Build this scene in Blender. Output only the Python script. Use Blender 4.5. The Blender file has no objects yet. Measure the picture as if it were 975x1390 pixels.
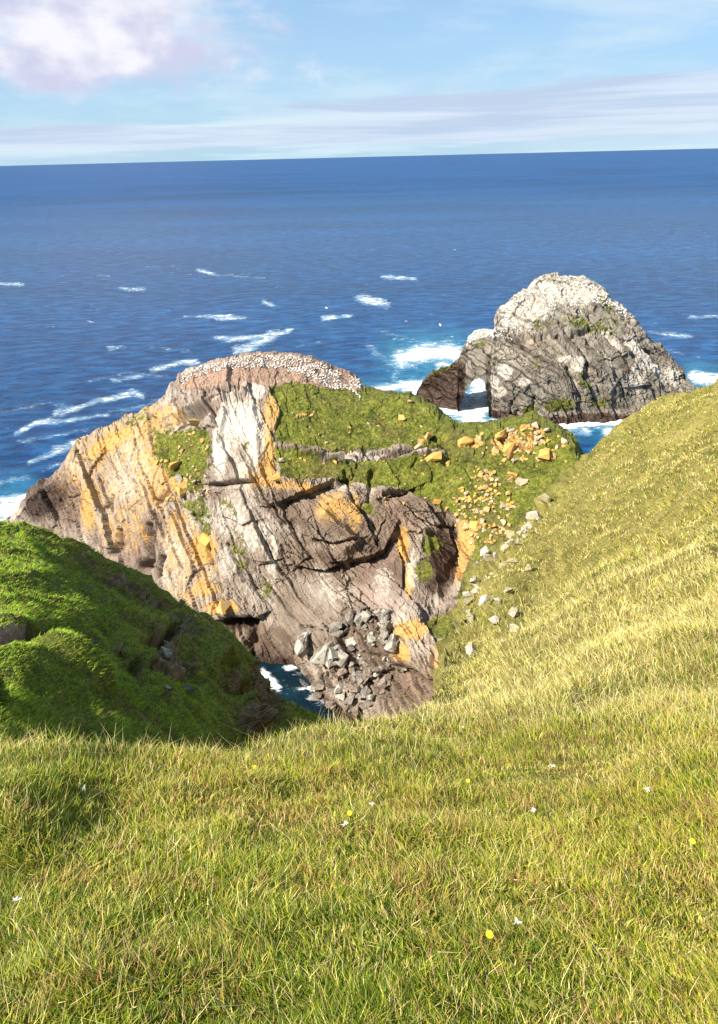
import bpy, bmesh, math, random
import numpy as np
from mathutils import Vector, Matrix
from mathutils.bvhtree import BVHTree

# ------------------------------------------------------------------ camera, sky, sun, exposure
S = bpy.context.scene
COL = S.collection
W0, H0, F0 = 975.0, 1390.0, 975.0        # photo size, focal length in photo pixels
CX, CY = 487.5, 650.0                    # optical centre (the strip under y=1300 is no part of the view)
PITCH, ROLL, EYE = math.radians(24.2), math.radians(-1.41), 100.0
_f = np.array([0, math.cos(PITCH), -math.sin(PITCH)])
_u0 = np.array([0, math.sin(PITCH), math.cos(PITCH)])
_r0 = np.array([1.0, 0, 0])
_r = _r0 * math.cos(ROLL) + _u0 * math.sin(ROLL)
_u = -_r0 * math.sin(ROLL) + _u0 * math.cos(ROLL)
cam_d = bpy.data.cameras.new('camera')
cam = bpy.data.objects.new('camera', cam_d)
COL.objects.link(cam)
cam.matrix_world = Matrix(((_r[0], _u[0], -_f[0], 0), (_r[1], _u[1], -_f[1], 0), (_r[2], _u[2], -_f[2], EYE), (0, 0, 0, 1)))
cam_d.sensor_fit = 'HORIZONTAL'
cam_d.sensor_width = 36
cam_d.lens = 36 * F0 / W0
cam_d.shift_y = -(H0 / 2 - CY) / W0
cam_d.clip_start = 0.05
cam_d.clip_end = 200000
S.camera = cam

SUN_AZ, SUN_EL = math.radians(-117), math.radians(41)      # azimuth from +Y (the view), negative = to the left
sdir = Vector((math.sin(SUN_AZ) * math.cos(SUN_EL), math.cos(SUN_AZ) * math.cos(SUN_EL), math.sin(SUN_EL)))
sun_d = bpy.data.lights.new('sun', 'SUN')
sun_d.energy = 4.8
sun_d.angle = math.radians(0.55)
sun_d.color = (1.0, 0.93, 0.82)
sun = bpy.data.objects.new('sun', sun_d)
sun.rotation_euler = (-sdir).to_track_quat('-Z', 'Y').to_euler()
sun.location = (-60, -60, 180)
COL.objects.link(sun)
S.view_settings.view_transform = 'Standard'
S.view_settings.look = 'None'
S.view_settings.exposure = 1.2
S.view_settings.gamma = 1.0
S.view_settings.use_curve_mapping = False


class NT:
    """small node-tree writer"""
    def __init__(s, tree):
        s.t = tree; tree.nodes.clear()
    def n(s, typ, **kw):
        nd = s.t.nodes.new(typ)
        ins = kw.pop('ins', {})
        for k, v in kw.items(): setattr(nd, k, v)
        for k, v in ins.items(): s.put(nd.inputs[k], v)
        return nd
    def put(s, sock, v):
        if isinstance(v, bpy.types.NodeSocket): s.t.links.new(v, sock)
        else:
            if hasattr(sock.default_value, '__len__') and not hasattr(v, '__len__'): v = [v] * len(sock.default_value)
            if hasattr(v, '__len__') and len(v) == 3 and len(sock.default_value) == 4: v = (*v, 1)
            sock.default_value = v
    def m(s, op, a, b=0.0, c=None, clamp=False):
        nd = s.n('ShaderNodeMath', operation=op, use_clamp=clamp)
        s.put(nd.inputs[0], a); s.put(nd.inputs[1], b)
        if c is not None: s.put(nd.inputs[2], c)
        return nd.outputs[0]
    def ss(s, v, lo, hi, a=0.0, b=1.0):
        nd = s.n('ShaderNodeMapRange', interpolation_type='SMOOTHSTEP')
        for i, x in enumerate((v, lo, hi, a, b)): s.put(nd.inputs[i], x)
        return nd.outputs[0]
    def lin(s, v, lo, hi, a=0.0, b=1.0):
        nd = s.n('ShaderNodeMapRange')
        for i, x in enumerate((v, lo, hi, a, b)): s.put(nd.inputs[i], x)
        return nd.outputs[0]
    def mix(s, f, a, b, bt='MIX'):
        nd = s.n('ShaderNodeMix', data_type='RGBA', blend_type=bt)
        s.put(nd.inputs[0], f); s.put(nd.inputs[6], a); s.put(nd.inputs[7], b)
        return nd.outputs[2]
    def noise(s, vec, scale, detail=4, rough=0.55, dist=0.0, col=False):
        nd = s.n('ShaderNodeTexNoise')
        s.put(nd.inputs['Vector'], vec); nd.inputs['Scale'].default_value = scale
        nd.inputs['Detail'].default_value = detail; nd.inputs['Roughness'].default_value = rough
        nd.inputs['Distortion'].default_value = dist
        return nd.outputs[1 if col else 0]
    def voro(s, vec, scale, feature='F1', out=0, rand=1.0):
        nd = s.n('ShaderNodeTexVoronoi', feature=feature)
        s.put(nd.inputs['Vector'], vec); nd.inputs['Scale'].default_value = scale
        nd.inputs['Randomness'].default_value = rand
        return nd.outputs[out]
    def vm(s, op, a, b):
        nd = s.n('ShaderNodeVectorMath', operation=op)
        s.put(nd.inputs[0], a); s.put(nd.inputs[1], b)
        return nd.outputs[0]
    def xyz(s, v):
        nd = s.n('ShaderNodeSeparateXYZ'); s.put(nd.inputs[0], v); return nd.outputs
    def vec(s, x, y, z):
        nd = s.n('ShaderNodeCombineXYZ')
        for i, q in enumerate((x, y, z)): s.put(nd.inputs[i], q)
        return nd.outputs[0]
    def attr(s, name, out='Color'):
        return s.n('ShaderNodeAttribute', attribute_name=name).outputs[out]
    def ramp(s, f, stops):
        nd = s.n('ShaderNodeValToRGB'); e = nd.color_ramp.elements
        while len(e) < len(stops): e.new(0.5)
        for q, (p, c) in zip(e, stops): q.position = p; q.color = (*c, 1)
        s.put(nd.inputs[0], f); return nd.outputs[0]


world = bpy.data.worlds.new('World')
S.world = world
world.use_nodes = True
w = NT(world.node_tree)
sky = w.n('ShaderNodeTexSky', sky_type='NISHITA', sun_disc=False, sun_elevation=SUN_EL, sun_rotation=SUN_AZ, altitude=100,
          air_density=1.1, dust_density=0.25, ozone_density=2.6)
SKYK = 0.068
gen = w.n('ShaderNodeTexCoord').outputs['Generated']
x, y, z = w.xyz(gen)
az = w.m('ARCTAN2', x, y)
el = w.m('MULTIPLY', w.m('ARCSINE', z), 180 / math.pi)              # degrees
azd = w.m('MULTIPLY', az, 180 / math.pi)
# cloud layers, laid out by compass direction and elevation
nv = w.vec(w.m('MULTIPLY', azd, 0.045), w.m('MULTIPLY', el, 0.22), 0.3)
n1 = w.noise(nv, 1.6, 7, 0.6, 0.3)
nv2 = w.vec(w.m('MULTIPLY', azd, 0.03), w.m('MULTIPLY', el, 0.6), 7.3)
n2 = w.noise(nv2, 1.6, 6, 0.6, 0.4)
nv3 = w.vec(w.m('MULTIPLY', azd, 0.10), w.m('MULTIPLY', el, 0.16), 2.3)
n3 = w.noise(nv3, 1.5, 8, 0.56, 0.15)
base = w.mix(1.0, sky.outputs[0], (0.40, 0.62, 0.95, 1), 'MULTIPLY')
base = w.mix(w.ss(el, -1, 14, 0.8, 0.5), base, (3.4, 4.9, 6.0, 1))
# thin high veil
c = w.mix(w.ss(n1, 0.42, 0.72, 0, 0.7), base, (4.3, 5.4, 6.2, 1))
# long lavender stratus bank
low = w.m('ADD', el, w.m('MULTIPLY', w.m('SUBTRACT', n2, 0.5), 3.0))
top = w.lin(azd, -26, 26, 2.2, 4.9)
bank = w.m('MULTIPLY', w.ss(w.m('SUBTRACT', top, low), -0.1, 0.55), w.ss(low, 0.1, 1.4))
bankc = w.mix(w.ss(n2, 0.4, 0.62), (3.5, 4.2, 5.5, 1), (4.7, 5.3, 6.2, 1))
c = w.mix(w.m('MULTIPLY', bank, 0.85), c, bankc)
gap = w.m('MULTIPLY', w.ss(w.noise(w.vec(w.m('MULTIPLY', azd, 0.05), w.m('MULTIPLY', el, 1.1), 4.4), 1.3, 5, 0.55), 0.52, 0.66), w.ss(el, 4.5, 1.5))
c = w.mix(w.m('MULTIPLY', gap, 0.7), c, (4.6, 5.7, 6.3, 1))
# cumulus to the upper left
def cloud(az0, el0, ra, re):
    dx = w.m('DIVIDE', w.m('SUBTRACT', azd, az0), ra); dy = w.m('DIVIDE', w.m('SUBTRACT', el, el0), re)
    return w.m('SUBTRACT', 1.0, w.m('SQRT', w.m('ADD', w.m('MULTIPLY', dx, dx), w.m('MULTIPLY', dy, dy))))
cu = w.m('MAXIMUM', cloud(-14.5, 8.9, 13.5, 5.2), w.m('MAXIMUM', cloud(-29, 5.4, 8, 2.4), cloud(-19, 6.2, 7.5, 2.6)))
cum = w.ss(w.m('ADD', cu, w.m('MULTIPLY', w.m('SUBTRACT', n3, 0.5), 2.0)), 0.05, 0.62)
cuc = w.mix(w.ss(w.noise(nv3, 2.2, 5, 0.52), 0.38, 0.66), (4.2, 4.25, 5.5, 1), (6.3, 6.2, 6.6, 1))
c = w.mix(w.m('MULTIPLY', cum, 0.93), c, cuc)
bg = w.n('ShaderNodeBackground', ins={'Color': c, 'Strength': SKYK})
w.t.links.new(bg.outputs[0], w.n('ShaderNodeOutputWorld').inputs[0])

# ------------------------------------------------------------------ maths helpers
def ray(px, py):
    px, py = np.broadcast_arrays(np.asarray(px, float), np.asarray(py, float))
    a = (px - CX) / F0; b = -(py - CY) / F0
    v = _f + a[..., None] * _r + b[..., None] * _u
    return v / np.linalg.norm(v, axis=-1, keepdims=True)

def P(px, py, d):                      # point on that sight line at horizontal range d
    v = ray(px, py); h = np.hypot(v[..., 0], v[..., 1])
    q = v * (np.asarray(d) / h)[..., None]
    q[..., 2] += EYE
    return q

C_ = np.array
def sea_d(px, py):
    v = ray(px, py); return EYE * np.hypot(v[..., 0], v[..., 1]) / np.maximum(-v[..., 2], 1e-6)

def rbf(ctrl, sx=100.0):
    c = np.array(ctrl, float); X = c[:, :2] / sx; y = np.log(c[:, 2]); n = len(c)
    def ph(r): return r
    r = np.linalg.norm(X[:, None] - X[None], axis=-1)
    A = np.zeros((n + 3, n + 3)); A[:n, :n] = ph(r) - np.eye(n) * 0.02; A[:n, n] = 1; A[:n, n + 1:] = X
    A[n, :n] = 1; A[n + 1:, :n] = X.T
    s = np.linalg.solve(A, np.r_[y, 0, 0, 0])
    def f(px, py):
        px, py = np.broadcast_arrays(np.asarray(px, float), np.asarray(py, float))
        shp = px.shape; q = np.stack([px.ravel(), py.ravel()], -1) / sx
        out = s[n] + q @ s[n + 1:]
        for i in range(n):
            out += s[i] * np.sqrt(((q - X[i]) ** 2).sum(-1) + 0.05)
        return np.exp(out.reshape(shp))
    return f

def _hash(ix, iy, iz, k=0):
    h = (ix.astype(np.uint32) * np.uint32(374761393) + iy.astype(np.uint32) * np.uint32(668265263)
         + iz.astype(np.uint32) * np.uint32(2147483647) + np.uint32((k * 974634777 + 12345) & 0xffffffff))
    h = (h ^ (h >> np.uint32(13))) * np.uint32(1274126177)
    h = (h ^ (h >> np.uint32(16))) * np.uint32(2246822519)
    return (h ^ (h >> np.uint32(15))).astype(np.float64) / 4294967295.0

def vnoise(p, k=0):                    # value noise, -1..1
    i = np.floor(p).astype(np.int64); f = p - i; f = f * f * f * (f * (f * 6 - 15) + 10)
    r = 0
    for a in (0, 1):
        for b in (0, 1):
            for c_ in (0, 1):
                wgt = (f[:, 0] if a else 1 - f[:, 0]) * (f[:, 1] if b else 1 - f[:, 1]) * (f[:, 2] if c_ else 1 - f[:, 2])
                r = r + wgt * _hash(i[:, 0] + a, i[:, 1] + b, i[:, 2] + c_, k)
    return r * 2 - 1

def fbm(p, scale, octs=4, k=0, gain=0.5, ridged=False):
    q = np.asarray(p) / scale; s_ = 0; a = 1.0; t = 0
    for o in range(octs):
        v = vnoise(q + o * 17.31, k + o)
        if ridged: v = 1 - 2 * np.abs(v)
        s_ = s_ + a * v; t += a; a *= gain; q = q * 2.03
    return s_ / t

def facets(p, size, k=0, tilt=0.6):    # angular blocks: every Voronoi cell is a tilted plane; returns height and crack distance
    q = np.asarray(p) / size; i = np.floor(q).astype(np.int64)
    best = np.full(len(q), 9e9); sec = best.copy(); val = np.zeros(len(q))
    for a in (-1, 0, 1):
        for b in (-1, 0, 1):
            for c_ in (-1, 0, 1):
                j0, j1, j2 = i[:, 0] + a, i[:, 1] + b, i[:, 2] + c_
                cx = j0 + _hash(j0, j1, j2, k) - q[:, 0]; cy = j1 + _hash(j0, j1, j2, k + 1) - q[:, 1]; cz = j2 + _hash(j0, j1, j2, k + 2) - q[:, 2]
                d = cx * cx + cy * cy + cz * cz
                h = _hash(j0, j1, j2, k + 3) * 2 - 1
                tx = _hash(j0, j1, j2, k + 4) * 2 - 1; ty = _hash(j0, j1, j2, k + 5) * 2 - 1
                v = h + tilt * (tx * cx + ty * cy)
                m = d < best
                sec = np.where(m, best, np.minimum(sec, d)); val = np.where(m, v, val); best = np.where(m, d, best)
    return val, np.sqrt(sec) - np.sqrt(best)

def bricks(a, c, wa, hc, k=0, jit=0.35):   # jointed beds: straight courses along the bedding, broken into slabs; height, tone, joint distance
    r = c / hc; r = r + 0.28 * np.sin(r * 1.7 + k) + 0.2 * np.sin(r * 0.61 + 2 * k); ri = np.floor(r).astype(np.int64); z0 = 0 * ri
    b = a / (wa * (0.55 + 0.9 * _hash(ri, z0, z0, k))) + _hash(ri, z0, z0, k + 1) * 9 + (r - ri) * (_hash(ri, z0, z0, k + 2) - 0.5) * jit * 2
    bi = np.floor(b).astype(np.int64); fr, fb = r - ri, b - bi
    h = _hash(ri, bi, z0, k + 3) * 2 - 1; t1 = _hash(ri, bi, z0, k + 4) * 2 - 1; t2 = _hash(ri, bi, z0, k + 5) * 2 - 1; rowh = _hash(ri, z0, z0, k + 7) * 2 - 1
    v = 0.55 * h + 0.55 * rowh + 0.7 * t1 * (fb - .5) + (0.5 * t2 + 0.45) * (fr - .5)
    e = np.minimum(np.minimum(fr, 1 - fr) * hc, np.minimum(fb, 1 - fb) * wa)
    return v, _hash(ri, bi, z0, k + 6), e

def seg_dist(px, py, pts):
    best = np.full(px.shape, 1e9)
    for (x0, y0), (x1, y1) in zip(pts[:-1], pts[1:]):
        vx, vy = x1 - x0, y1 - y0; L = vx * vx + vy * vy + 1e-9
        t = np.clip(((px - x0) * vx + (py - y0) * vy) / L, 0, 1)
        best = np.minimum(best, np.hypot(px - x0 - t * vx, py - y0 - t * vy))
    return best

def side_step(px, py, pts, wd):       # 1 just on the right-hand/lower side of a directed line, fading over wd; 0 on the other side
    best = np.full(px.shape, 1e9); sg = np.zeros(px.shape)
    for (x0, y0), (x1, y1) in zip(pts[:-1], pts[1:]):
        vx, vy = x1 - x0, y1 - y0; L_ = vx * vx + vy * vy + 1e-9
        t = np.clip(((px - x0) * vx + (py - y0) * vy) / L_, 0, 1); d = np.hypot(px - x0 - t * vx, py - y0 - t * vy)
        m_ = d < best; best = np.where(m_, d, best); sg = np.where(m_, vx * (py - y0) - vy * (px - x0), sg)
    e0, e1_ = pts[0], pts[-1]; ends = np.clip(np.minimum(np.hypot(px - e0[0], py - e0[1]), np.hypot(px - e1_[0], py - e1_[1])) / 9, 0, 1)
    return np.where(sg > 0, np.clip(1 - best / wd, 0, 1), 0) * ends

def poly_mask(px, py, poly, soft=8):
    d = seg_dist(px, py, list(poly) + [poly[0]]); ins = np.zeros(px.shape, bool); n = len(poly)
    for a in range(n):
        x0, y0 = poly[a]; x1, y1 = poly[(a + 1) % n]
        c_ = ((y0 > py) != (y1 > py)); ins ^= c_ & (px < (x1 - x0) * (py - y0) / (y1 - y0 + 1e-12) + x0)
    return np.clip(0.5 + np.where(ins, d, -d) / (2 * soft), 0, 1)

def blob_mask(px, py, blobs):
    m = np.zeros(px.shape)
    for cx, cy, rx, ry, rot, s_ in blobs:
        a = math.radians(rot); dx = px - cx; dy = py - cy
        u = (dx * math.cos(a) + dy * math.sin(a)) / rx; v = (-dx * math.sin(a) + dy * math.cos(a)) / ry
        r = np.sqrt(u * u + v * v); m = np.maximum(m, s_ * np.clip((1.45 - r) / 0.9, 0, 1))
    return m

def new_mesh(name, verts, faces, smooth=False):
    me = bpy.data.meshes.new(name); verts = np.asarray(verts, np.float32)
    me.vertices.add(len(verts)); me.vertices.foreach_set('co', verts.ravel())
    if isinstance(faces, np.ndarray): groups = [faces]
    else: groups = faces
    idx = np.concatenate([g.ravel() for g in groups]).astype(np.int32)
    tot = np.concatenate([np.full(len(g), g.shape[1]) for g in groups]).astype(np.int32)
    start = np.r_[0, np.cumsum(tot)[:-1]].astype(np.int32)
    me.loops.add(len(idx)); me.loops.foreach_set('vertex_index', idx)
    me.polygons.add(len(tot)); me.polygons.foreach_set('loop_start', start); me.polygons.foreach_set('loop_total', tot)
    me.update(calc_edges=True)
    me.polygons.foreach_set('use_smooth', np.full(len(tot), smooth))
    return me

def set_attr(me, name, data, typ='FLOAT_COLOR'):
    a = me.attributes.new(name, typ, 'POINT'); data = np.asarray(data, np.float32)
    if typ == 'FLOAT_COLOR':
        if data.shape[1] == 3: data = np.c_[data, np.ones(len(data))].astype(np.float32)
        a.data.foreach_set('color', data.ravel())
    elif typ == 'FLOAT_VECTOR': a.data.foreach_set('vector', data.ravel())
    else: a.data.foreach_set('value', data.ravel())

def link(name, me, mat=None, parent=None, loc=None):
    o = bpy.data.objects.new(name, me); COL.objects.link(o)
    if mat is not None and me is not None and not me.materials: me.materials.append(mat)
    if parent: o.parent = parent
    if loc is not None: o.location = loc
    return o

def tag(o, label=None, cat=None, group=None, kind=None):
    if label: o['label'] = label
    if cat: o['category'] = cat
    if group: o['group'] = group
    if kind: o['kind'] = kind
    return o

def grid_faces(nc, nr, close=False):
    i, j = np.meshgrid(np.arange(nc - 1), np.arange(nr if close else nr - 1), indexing='ij')
    j2 = (j + 1) % nr
    return np.stack([i * nr + j, (i + 1) * nr + j, (i + 1) * nr + j2, i * nr + j2], -1).reshape(-1, 4)

class Loft:
    """a landform: each column is a vertical section from its foot up the visible face to the crest and down the far side"""
    def __init__(s, pxs, rim, bottom, dfun, nfront, back, close=False, rowpow=1.0):
        s.px = pxs; s.rim = np.interp(pxs, *zip(*rim)) if not callable(rim) else rim(pxs)
        s.bot = np.interp(pxs, *zip(*bottom)); s.rowpow = rowpow
        t = np.linspace(0, 1, nfront) ** rowpow
        PX = np.repeat(pxs[:, None], nfront, 1); PY = s.bot[:, None] + (s.rim - s.bot)[:, None] * t[None]
        D = dfun(PX, PY)
        front = P(PX, PY, D)
        top = front[:, -1]; dr = D[:, -1]; hd = top[:, :2] / np.hypot(top[:, 0], top[:, 1])[:, None]
        rows = [front]
        for k in range(1, back[0] + 1):
            dd, z = back[1](k / back[0], pxs, dr, top[:, 2], front[:, 0, 2])
            q = np.c_[hd * (dr + dd)[:, None], z]; rows.append(q[:, None])
        s.V = np.concatenate(rows, 1); nb = s.V.shape[1] - nfront
        s.PX = np.c_[PX, np.repeat(pxs[:, None], nb, 1)]; s.PY = np.c_[PY, np.repeat(s.rim[:, None], nb, 1)]
        s.nf = nfront; s.close = close
        s.shape = s.V.shape[:2]
    def normals(s):
        a = np.gradient(s.V, axis=0); b = np.gradient(s.V, axis=1)
        n = np.cross(a, b); n /= np.linalg.norm(n, axis=-1, keepdims=True) + 1e-9
        return n
    def flat(s): return s.V.reshape(-1, 3)
    def displace(s, h, n=None):
        n = s.normals() if n is None else n
        s.V = s.V + n * h.reshape(s.shape)[..., None]
    def mesh(s, name, smooth=False):
        return new_mesh(name, s.flat(), grid_faces(s.shape[0], s.shape[1], s.close), smooth)
    def sample(s, px, py):             # surface point and normal under a sight line of the front
        ci = np.interp(px, s.px, np.arange(len(s.px))); r = np.interp(px, s.px, s.rim); b = np.interp(px, s.px, s.bot)
        t = (py - b) / (r - b); ok = (t > 0.001) & (t < 0.999)
        rj = np.clip(t, 0, 1) ** (1 / s.rowpow) * (s.nf - 1)
        i = np.clip(ci.astype(int), 0, s.shape[0] - 2); j = np.clip(rj.astype(int), 0, s.nf - 2); a = (ci - i)[:, None]; c_ = (rj - j)[:, None]
        def bl(A): return (A[i, j] * (1 - a) + A[i + 1, j] * a) * (1 - c_) + (A[i, j + 1] * (1 - a) + A[i + 1, j + 1] * a) * c_
        return bl(s.V), bl(s.N), ok

# ------------------------------------------------------------------ materials
def mat(name):
    m = bpy.data.materials.new(name); m.use_nodes = True
    return m, NT(m.node_tree)

def thr(n, mask, noise, amp=1.1, k=0.12):     # patchy edge for a mask
    v = n.m('ADD', mask, n.m('MULTIPLY', n.m('SUBTRACT', noise, 0.5), amp))
    return n.ss(v, 0.5 - k, 0.5 + k)

def rock_material(name, base_stops, wet_or_shade=(0.045, 0.028, 0.02), sc=1.0, bumpd=0.5, orange=((0.35, 0.19, 0.05), (0.62, 0.36, 0.09))):
    m, n = mat(name)
    co = n.n('ShaderNodeTexCoord').outputs['Object']
    st = n.attr('strata', 'Vector')
    ma = n.n('ShaderNodeSeparateColor', ins={0: n.attr('mask_a')}).outputs
    mb = n.n('ShaderNodeSeparateColor', ins={0: n.attr('mask_b')}).outputs
    big = n.noise(co, 0.09 * sc, 5, 0.6)
    med = n.noise(co, 0.5 * sc, 6, 0.65)
    fin = n.noise(co, 2.6 * sc, 5, 0.7)
    lay = n.noise(n.vm('MULTIPLY', st, (0.10 * sc, 1.25 * sc, 0.3 * sc)), 1.0, 7, 0.68, 0.6)
    lay2 = n.noise(n.vm('MULTIPLY', st, (0.25 * sc, 4.5 * sc, 0.8 * sc)), 1.0, 4, 0.65, 0.3)
    f = n.m('ADD', n.m('MULTIPLY', big, 0.45), n.m('ADD', n.m('MULTIPLY', lay, 0.35), n.m('MULTIPLY', med, 0.25)))
    col = n.ramp(n.lin(f, 0.33, 0.72), base_stops)
    col = n.mix(0.85, col, n.ramp(lay2, [(0.3, (0.35, 0.34, 0.33)), (0.5, (0.5, 0.5, 0.5)), (0.68, (0.68, 0.66, 0.62))]), 'OVERLAY')
    # rusty, pink stain
    col = n.mix(thr(n, mb[2], med, 0.9, 0.25), col, n.mix(fin, (0.22, 0.165, 0.13), (0.38, 0.30, 0.245)))
    # dark rock, wetted foot, and shade painted in under overhangs
    col = n.mix(thr(n, mb[1], med, 0.7, 0.2), col, n.mix(n.ss(fin, 0.35, 0.7), wet_or_shade, tuple(2.6 * q for q in wet_or_shade)))
    # fractures
    blk = n.n('ShaderNodeSeparateColor', ins={0: n.attr('block')}).outputs
    crack = n.m('SUBTRACT', 1.0, n.m('MULTIPLY', blk[1], n.ss(fin, 0.25, 0.5)), clamp=True)
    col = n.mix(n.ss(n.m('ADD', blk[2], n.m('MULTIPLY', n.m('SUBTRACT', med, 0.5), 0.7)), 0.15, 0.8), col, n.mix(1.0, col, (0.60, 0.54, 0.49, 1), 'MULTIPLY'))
    col = n.mix(1.0, col, n.ramp(blk[0], [(0.15, (0.66, 0.60, 0.56)), (0.5, (1, 1, 1)), (0.85, (1.28, 1.25, 1.2))]), 'MULTIPLY')
    col = n.mix(crack, n.mix(1.0, col, (0.52, 0.47, 0.43, 1), 'MULTIPLY'), col)
    # lichens
    on = n.m('ADD', n.m('MULTIPLY', n.noise(co, 0.38 * sc, 10, 0.84), 0.6), n.m('MULTIPLY', lay, 0.4))
    oc = n.mix(n.ss(fin, 0.3, 0.7), orange[0] + (1,), orange[1] + (1,))
    col = n.mix(n.m('MULTIPLY', thr(n, ma[1], on, 3.4, 0.30), 0.85), col, oc)
    wn = n.m('ADD', n.m('MULTIPLY', n.noise(n.vm('MULTIPLY', co, (1.3, 1.3, 0.6)), 0.9 * sc, 9, 0.82), 0.75), n.m('MULTIPLY', lay2, 0.25))
    wc = n.mix(fin, (0.33, 0.28, 0.22, 1), (0.70, 0.64, 0.54, 1))
    col = n.mix(n.m('MULTIPLY', thr(n, ma[2], wn, 2.2, 0.16), 0.9), col, wc)
    # brown trodden soil of the colony
    sn = thr(n, mb[0], med, 0.8, 0.12)
    col = n.mix(sn, col, n.ramp(n.noise(co, 1.7 * sc, 6, 0.75), [(0.3, (0.15, 0.085, 0.055)), (0.52, (0.30, 0.19, 0.13)), (0.72, (0.50, 0.40, 0.31))]))
    # turf
    gn = n.noise(co, 0.55 * sc, 7, 0.72)
    gm = thr(n, ma[0], gn, 1.6, 0.07)
    gc = n.ramp(n.noise(co, 0.22 * sc, 8, 0.78, 0.4), [(0.30, (0.05, 0.055, 0.012)), (0.42, (0.16, 0.18, 0.022)), (0.54, (0.27, 0.28, 0.036)), (0.75, (0.42, 0.36, 0.10))])
    gc = n.mix(n.ss(n.noise(co, 0.10 * sc, 5, 0.65), 0.45, 0.68, 0, 0.7), gc, (0.20, 0.15, 0.05, 1))
    gc = n.mix(n.ss(n.noise(co, 1.3 * sc, 7, 0.88), 0.40, 0.60), n.mix(1.0, gc, (0.30, 0.32, 0.3, 1), 'MULTIPLY'), gc)
    col = n.mix(gm, col, gc)
    hb = n.m('ADD', n.m('MULTIPLY', lay, 1.0), n.m('ADD', n.m('MULTIPLY', lay2, 0.35), n.m('ADD', n.m('MULTIPLY', fin, 0.35), n.m('MULTIPLY', crack, 0.5))))
    hg = n.m('ADD', n.m('MULTIPLY', n.noise(co, 1.4 * sc, 6, 0.8), 2.0), n.m('MULTIPLY', gn, 1.0))
    hh = n.n('ShaderNodeMix', data_type='FLOAT'); n.put(hh.inputs[0], gm); n.put(hh.inputs[2], hb); n.put(hh.inputs[3], hg)
    bmp = n.n('ShaderNodeBump', ins={'Strength': 0.9, 'Distance': bumpd, 'Height': hh.outputs[0]})
    rough = n.n('ShaderNodeMix', data_type='FLOAT'); n.put(rough.inputs[0], thr(n, mb[1], med, 0.7, 0.2)); rough.inputs[2].default_value = 0.88; rough.inputs[3].default_value = 0.5
    bs = n.n('ShaderNodeBsdfPrincipled', ins={'Base Color': col, 'Roughness': rough.outputs[0], 'Normal': bmp.outputs[0], 'Specular IOR Level': 0.25})
    n.t.links.new(bs.outputs[0], n.n('ShaderNodeOutputMaterial').inputs[0])
    return m

ROCK_STOPS = [(0.0, (0.12, 0.09, 0.07)), (0.3, (0.22, 0.17, 0.135)), (0.6, (0.33, 0.28, 0.23)), (1.0, (0.52, 0.47, 0.39))]
M_cliff = rock_material('cliff_rock', ROCK_STOPS)
M_stack = rock_material('stack_rock', [(0.0, (0.08, 0.065, 0.052)), (0.35, (0.15, 0.128, 0.10)), (0.6, (0.225, 0.198, 0.16)), (1.0, (0.35, 0.32, 0.26))], bumpd=0.9, sc=0.7)
M_bank = rock_material('bank_earth', [(0.0, (0.07, 0.045, 0.025)), (0.45, (0.15, 0.095, 0.05)), (0.75, (0.25, 0.18, 0.11)), (1.0, (0.42, 0.36, 0.28))], sc=3.5, bumpd=0.12)

def simple_rock(name, c0, c1, c2=None, cover=0.5, sc=1.5):
    m, n = mat(name); co = n.n('ShaderNodeTexCoord').outputs['Object']
    oi = n.n('ShaderNodeObjectInfo').outputs['Random']
    co2 = n.vm('ADD', co, n.vec(n.m('MULTIPLY', oi, 50), oi, oi))
    a = n.noise(co2, sc, 6, 0.7); b = n.noise(co2, sc * 4, 4, 0.7)
    col = n.mix(n.ss(a, 0.3, 0.7), c0, c1)
    if c2: col = n.mix(n.ss(n.m('ADD', n.noise(co2, sc * 0.8, 6, 0.75), n.m('MULTIPLY', n.m('SUBTRACT', oi, 0.5), 0.35)), 0.62 - cover * 0.3, 0.72 - cover * 0.3), col, c2)
    col = n.mix(n.ss(b, 0.25, 0.6), n.mix(1, col, (0.55, 0.52, 0.5, 1), 'MULTIPLY'), col)
    bmp = n.n('ShaderNodeBump', ins={'Strength': 0.7, 'Distance': 0.25 / sc, 'Height': n.m('ADD', a, n.m('MULTIPLY', b, 0.5))})
    bs = n.n('ShaderNodeBsdfPrincipled', ins={'Base Color': col, 'Roughness': 0.85, 'Normal': bmp.outputs[0], 'Specular IOR Level': 0.2})
    n.t.links.new(bs.outputs[0], n.n('ShaderNodeOutputMaterial').inputs[0])
    return m
M_orange = simple_rock('orange_lichen_rock', (0.33, 0.26, 0.18), (0.52, 0.43, 0.31), (0.58, 0.34, 0.09), 0.72, 1.8)
M_grey = simple_rock('grey_boulder', (0.11, 0.09, 0.072), (0.29, 0.255, 0.215), (0.40, 0.37, 0.31), 0.22, 0.6)
M_brown = simple_rock('brown_boulder', (0.12, 0.09, 0.07), (0.29, 0.23, 0.185), None, 0, 0.6)
M_pale = simple_rock('pale_rock', (0.32, 0.27, 0.21), (0.58, 0.52, 0.43), (0.34, 0.30, 0.16), 0.5, 3.0)

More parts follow.
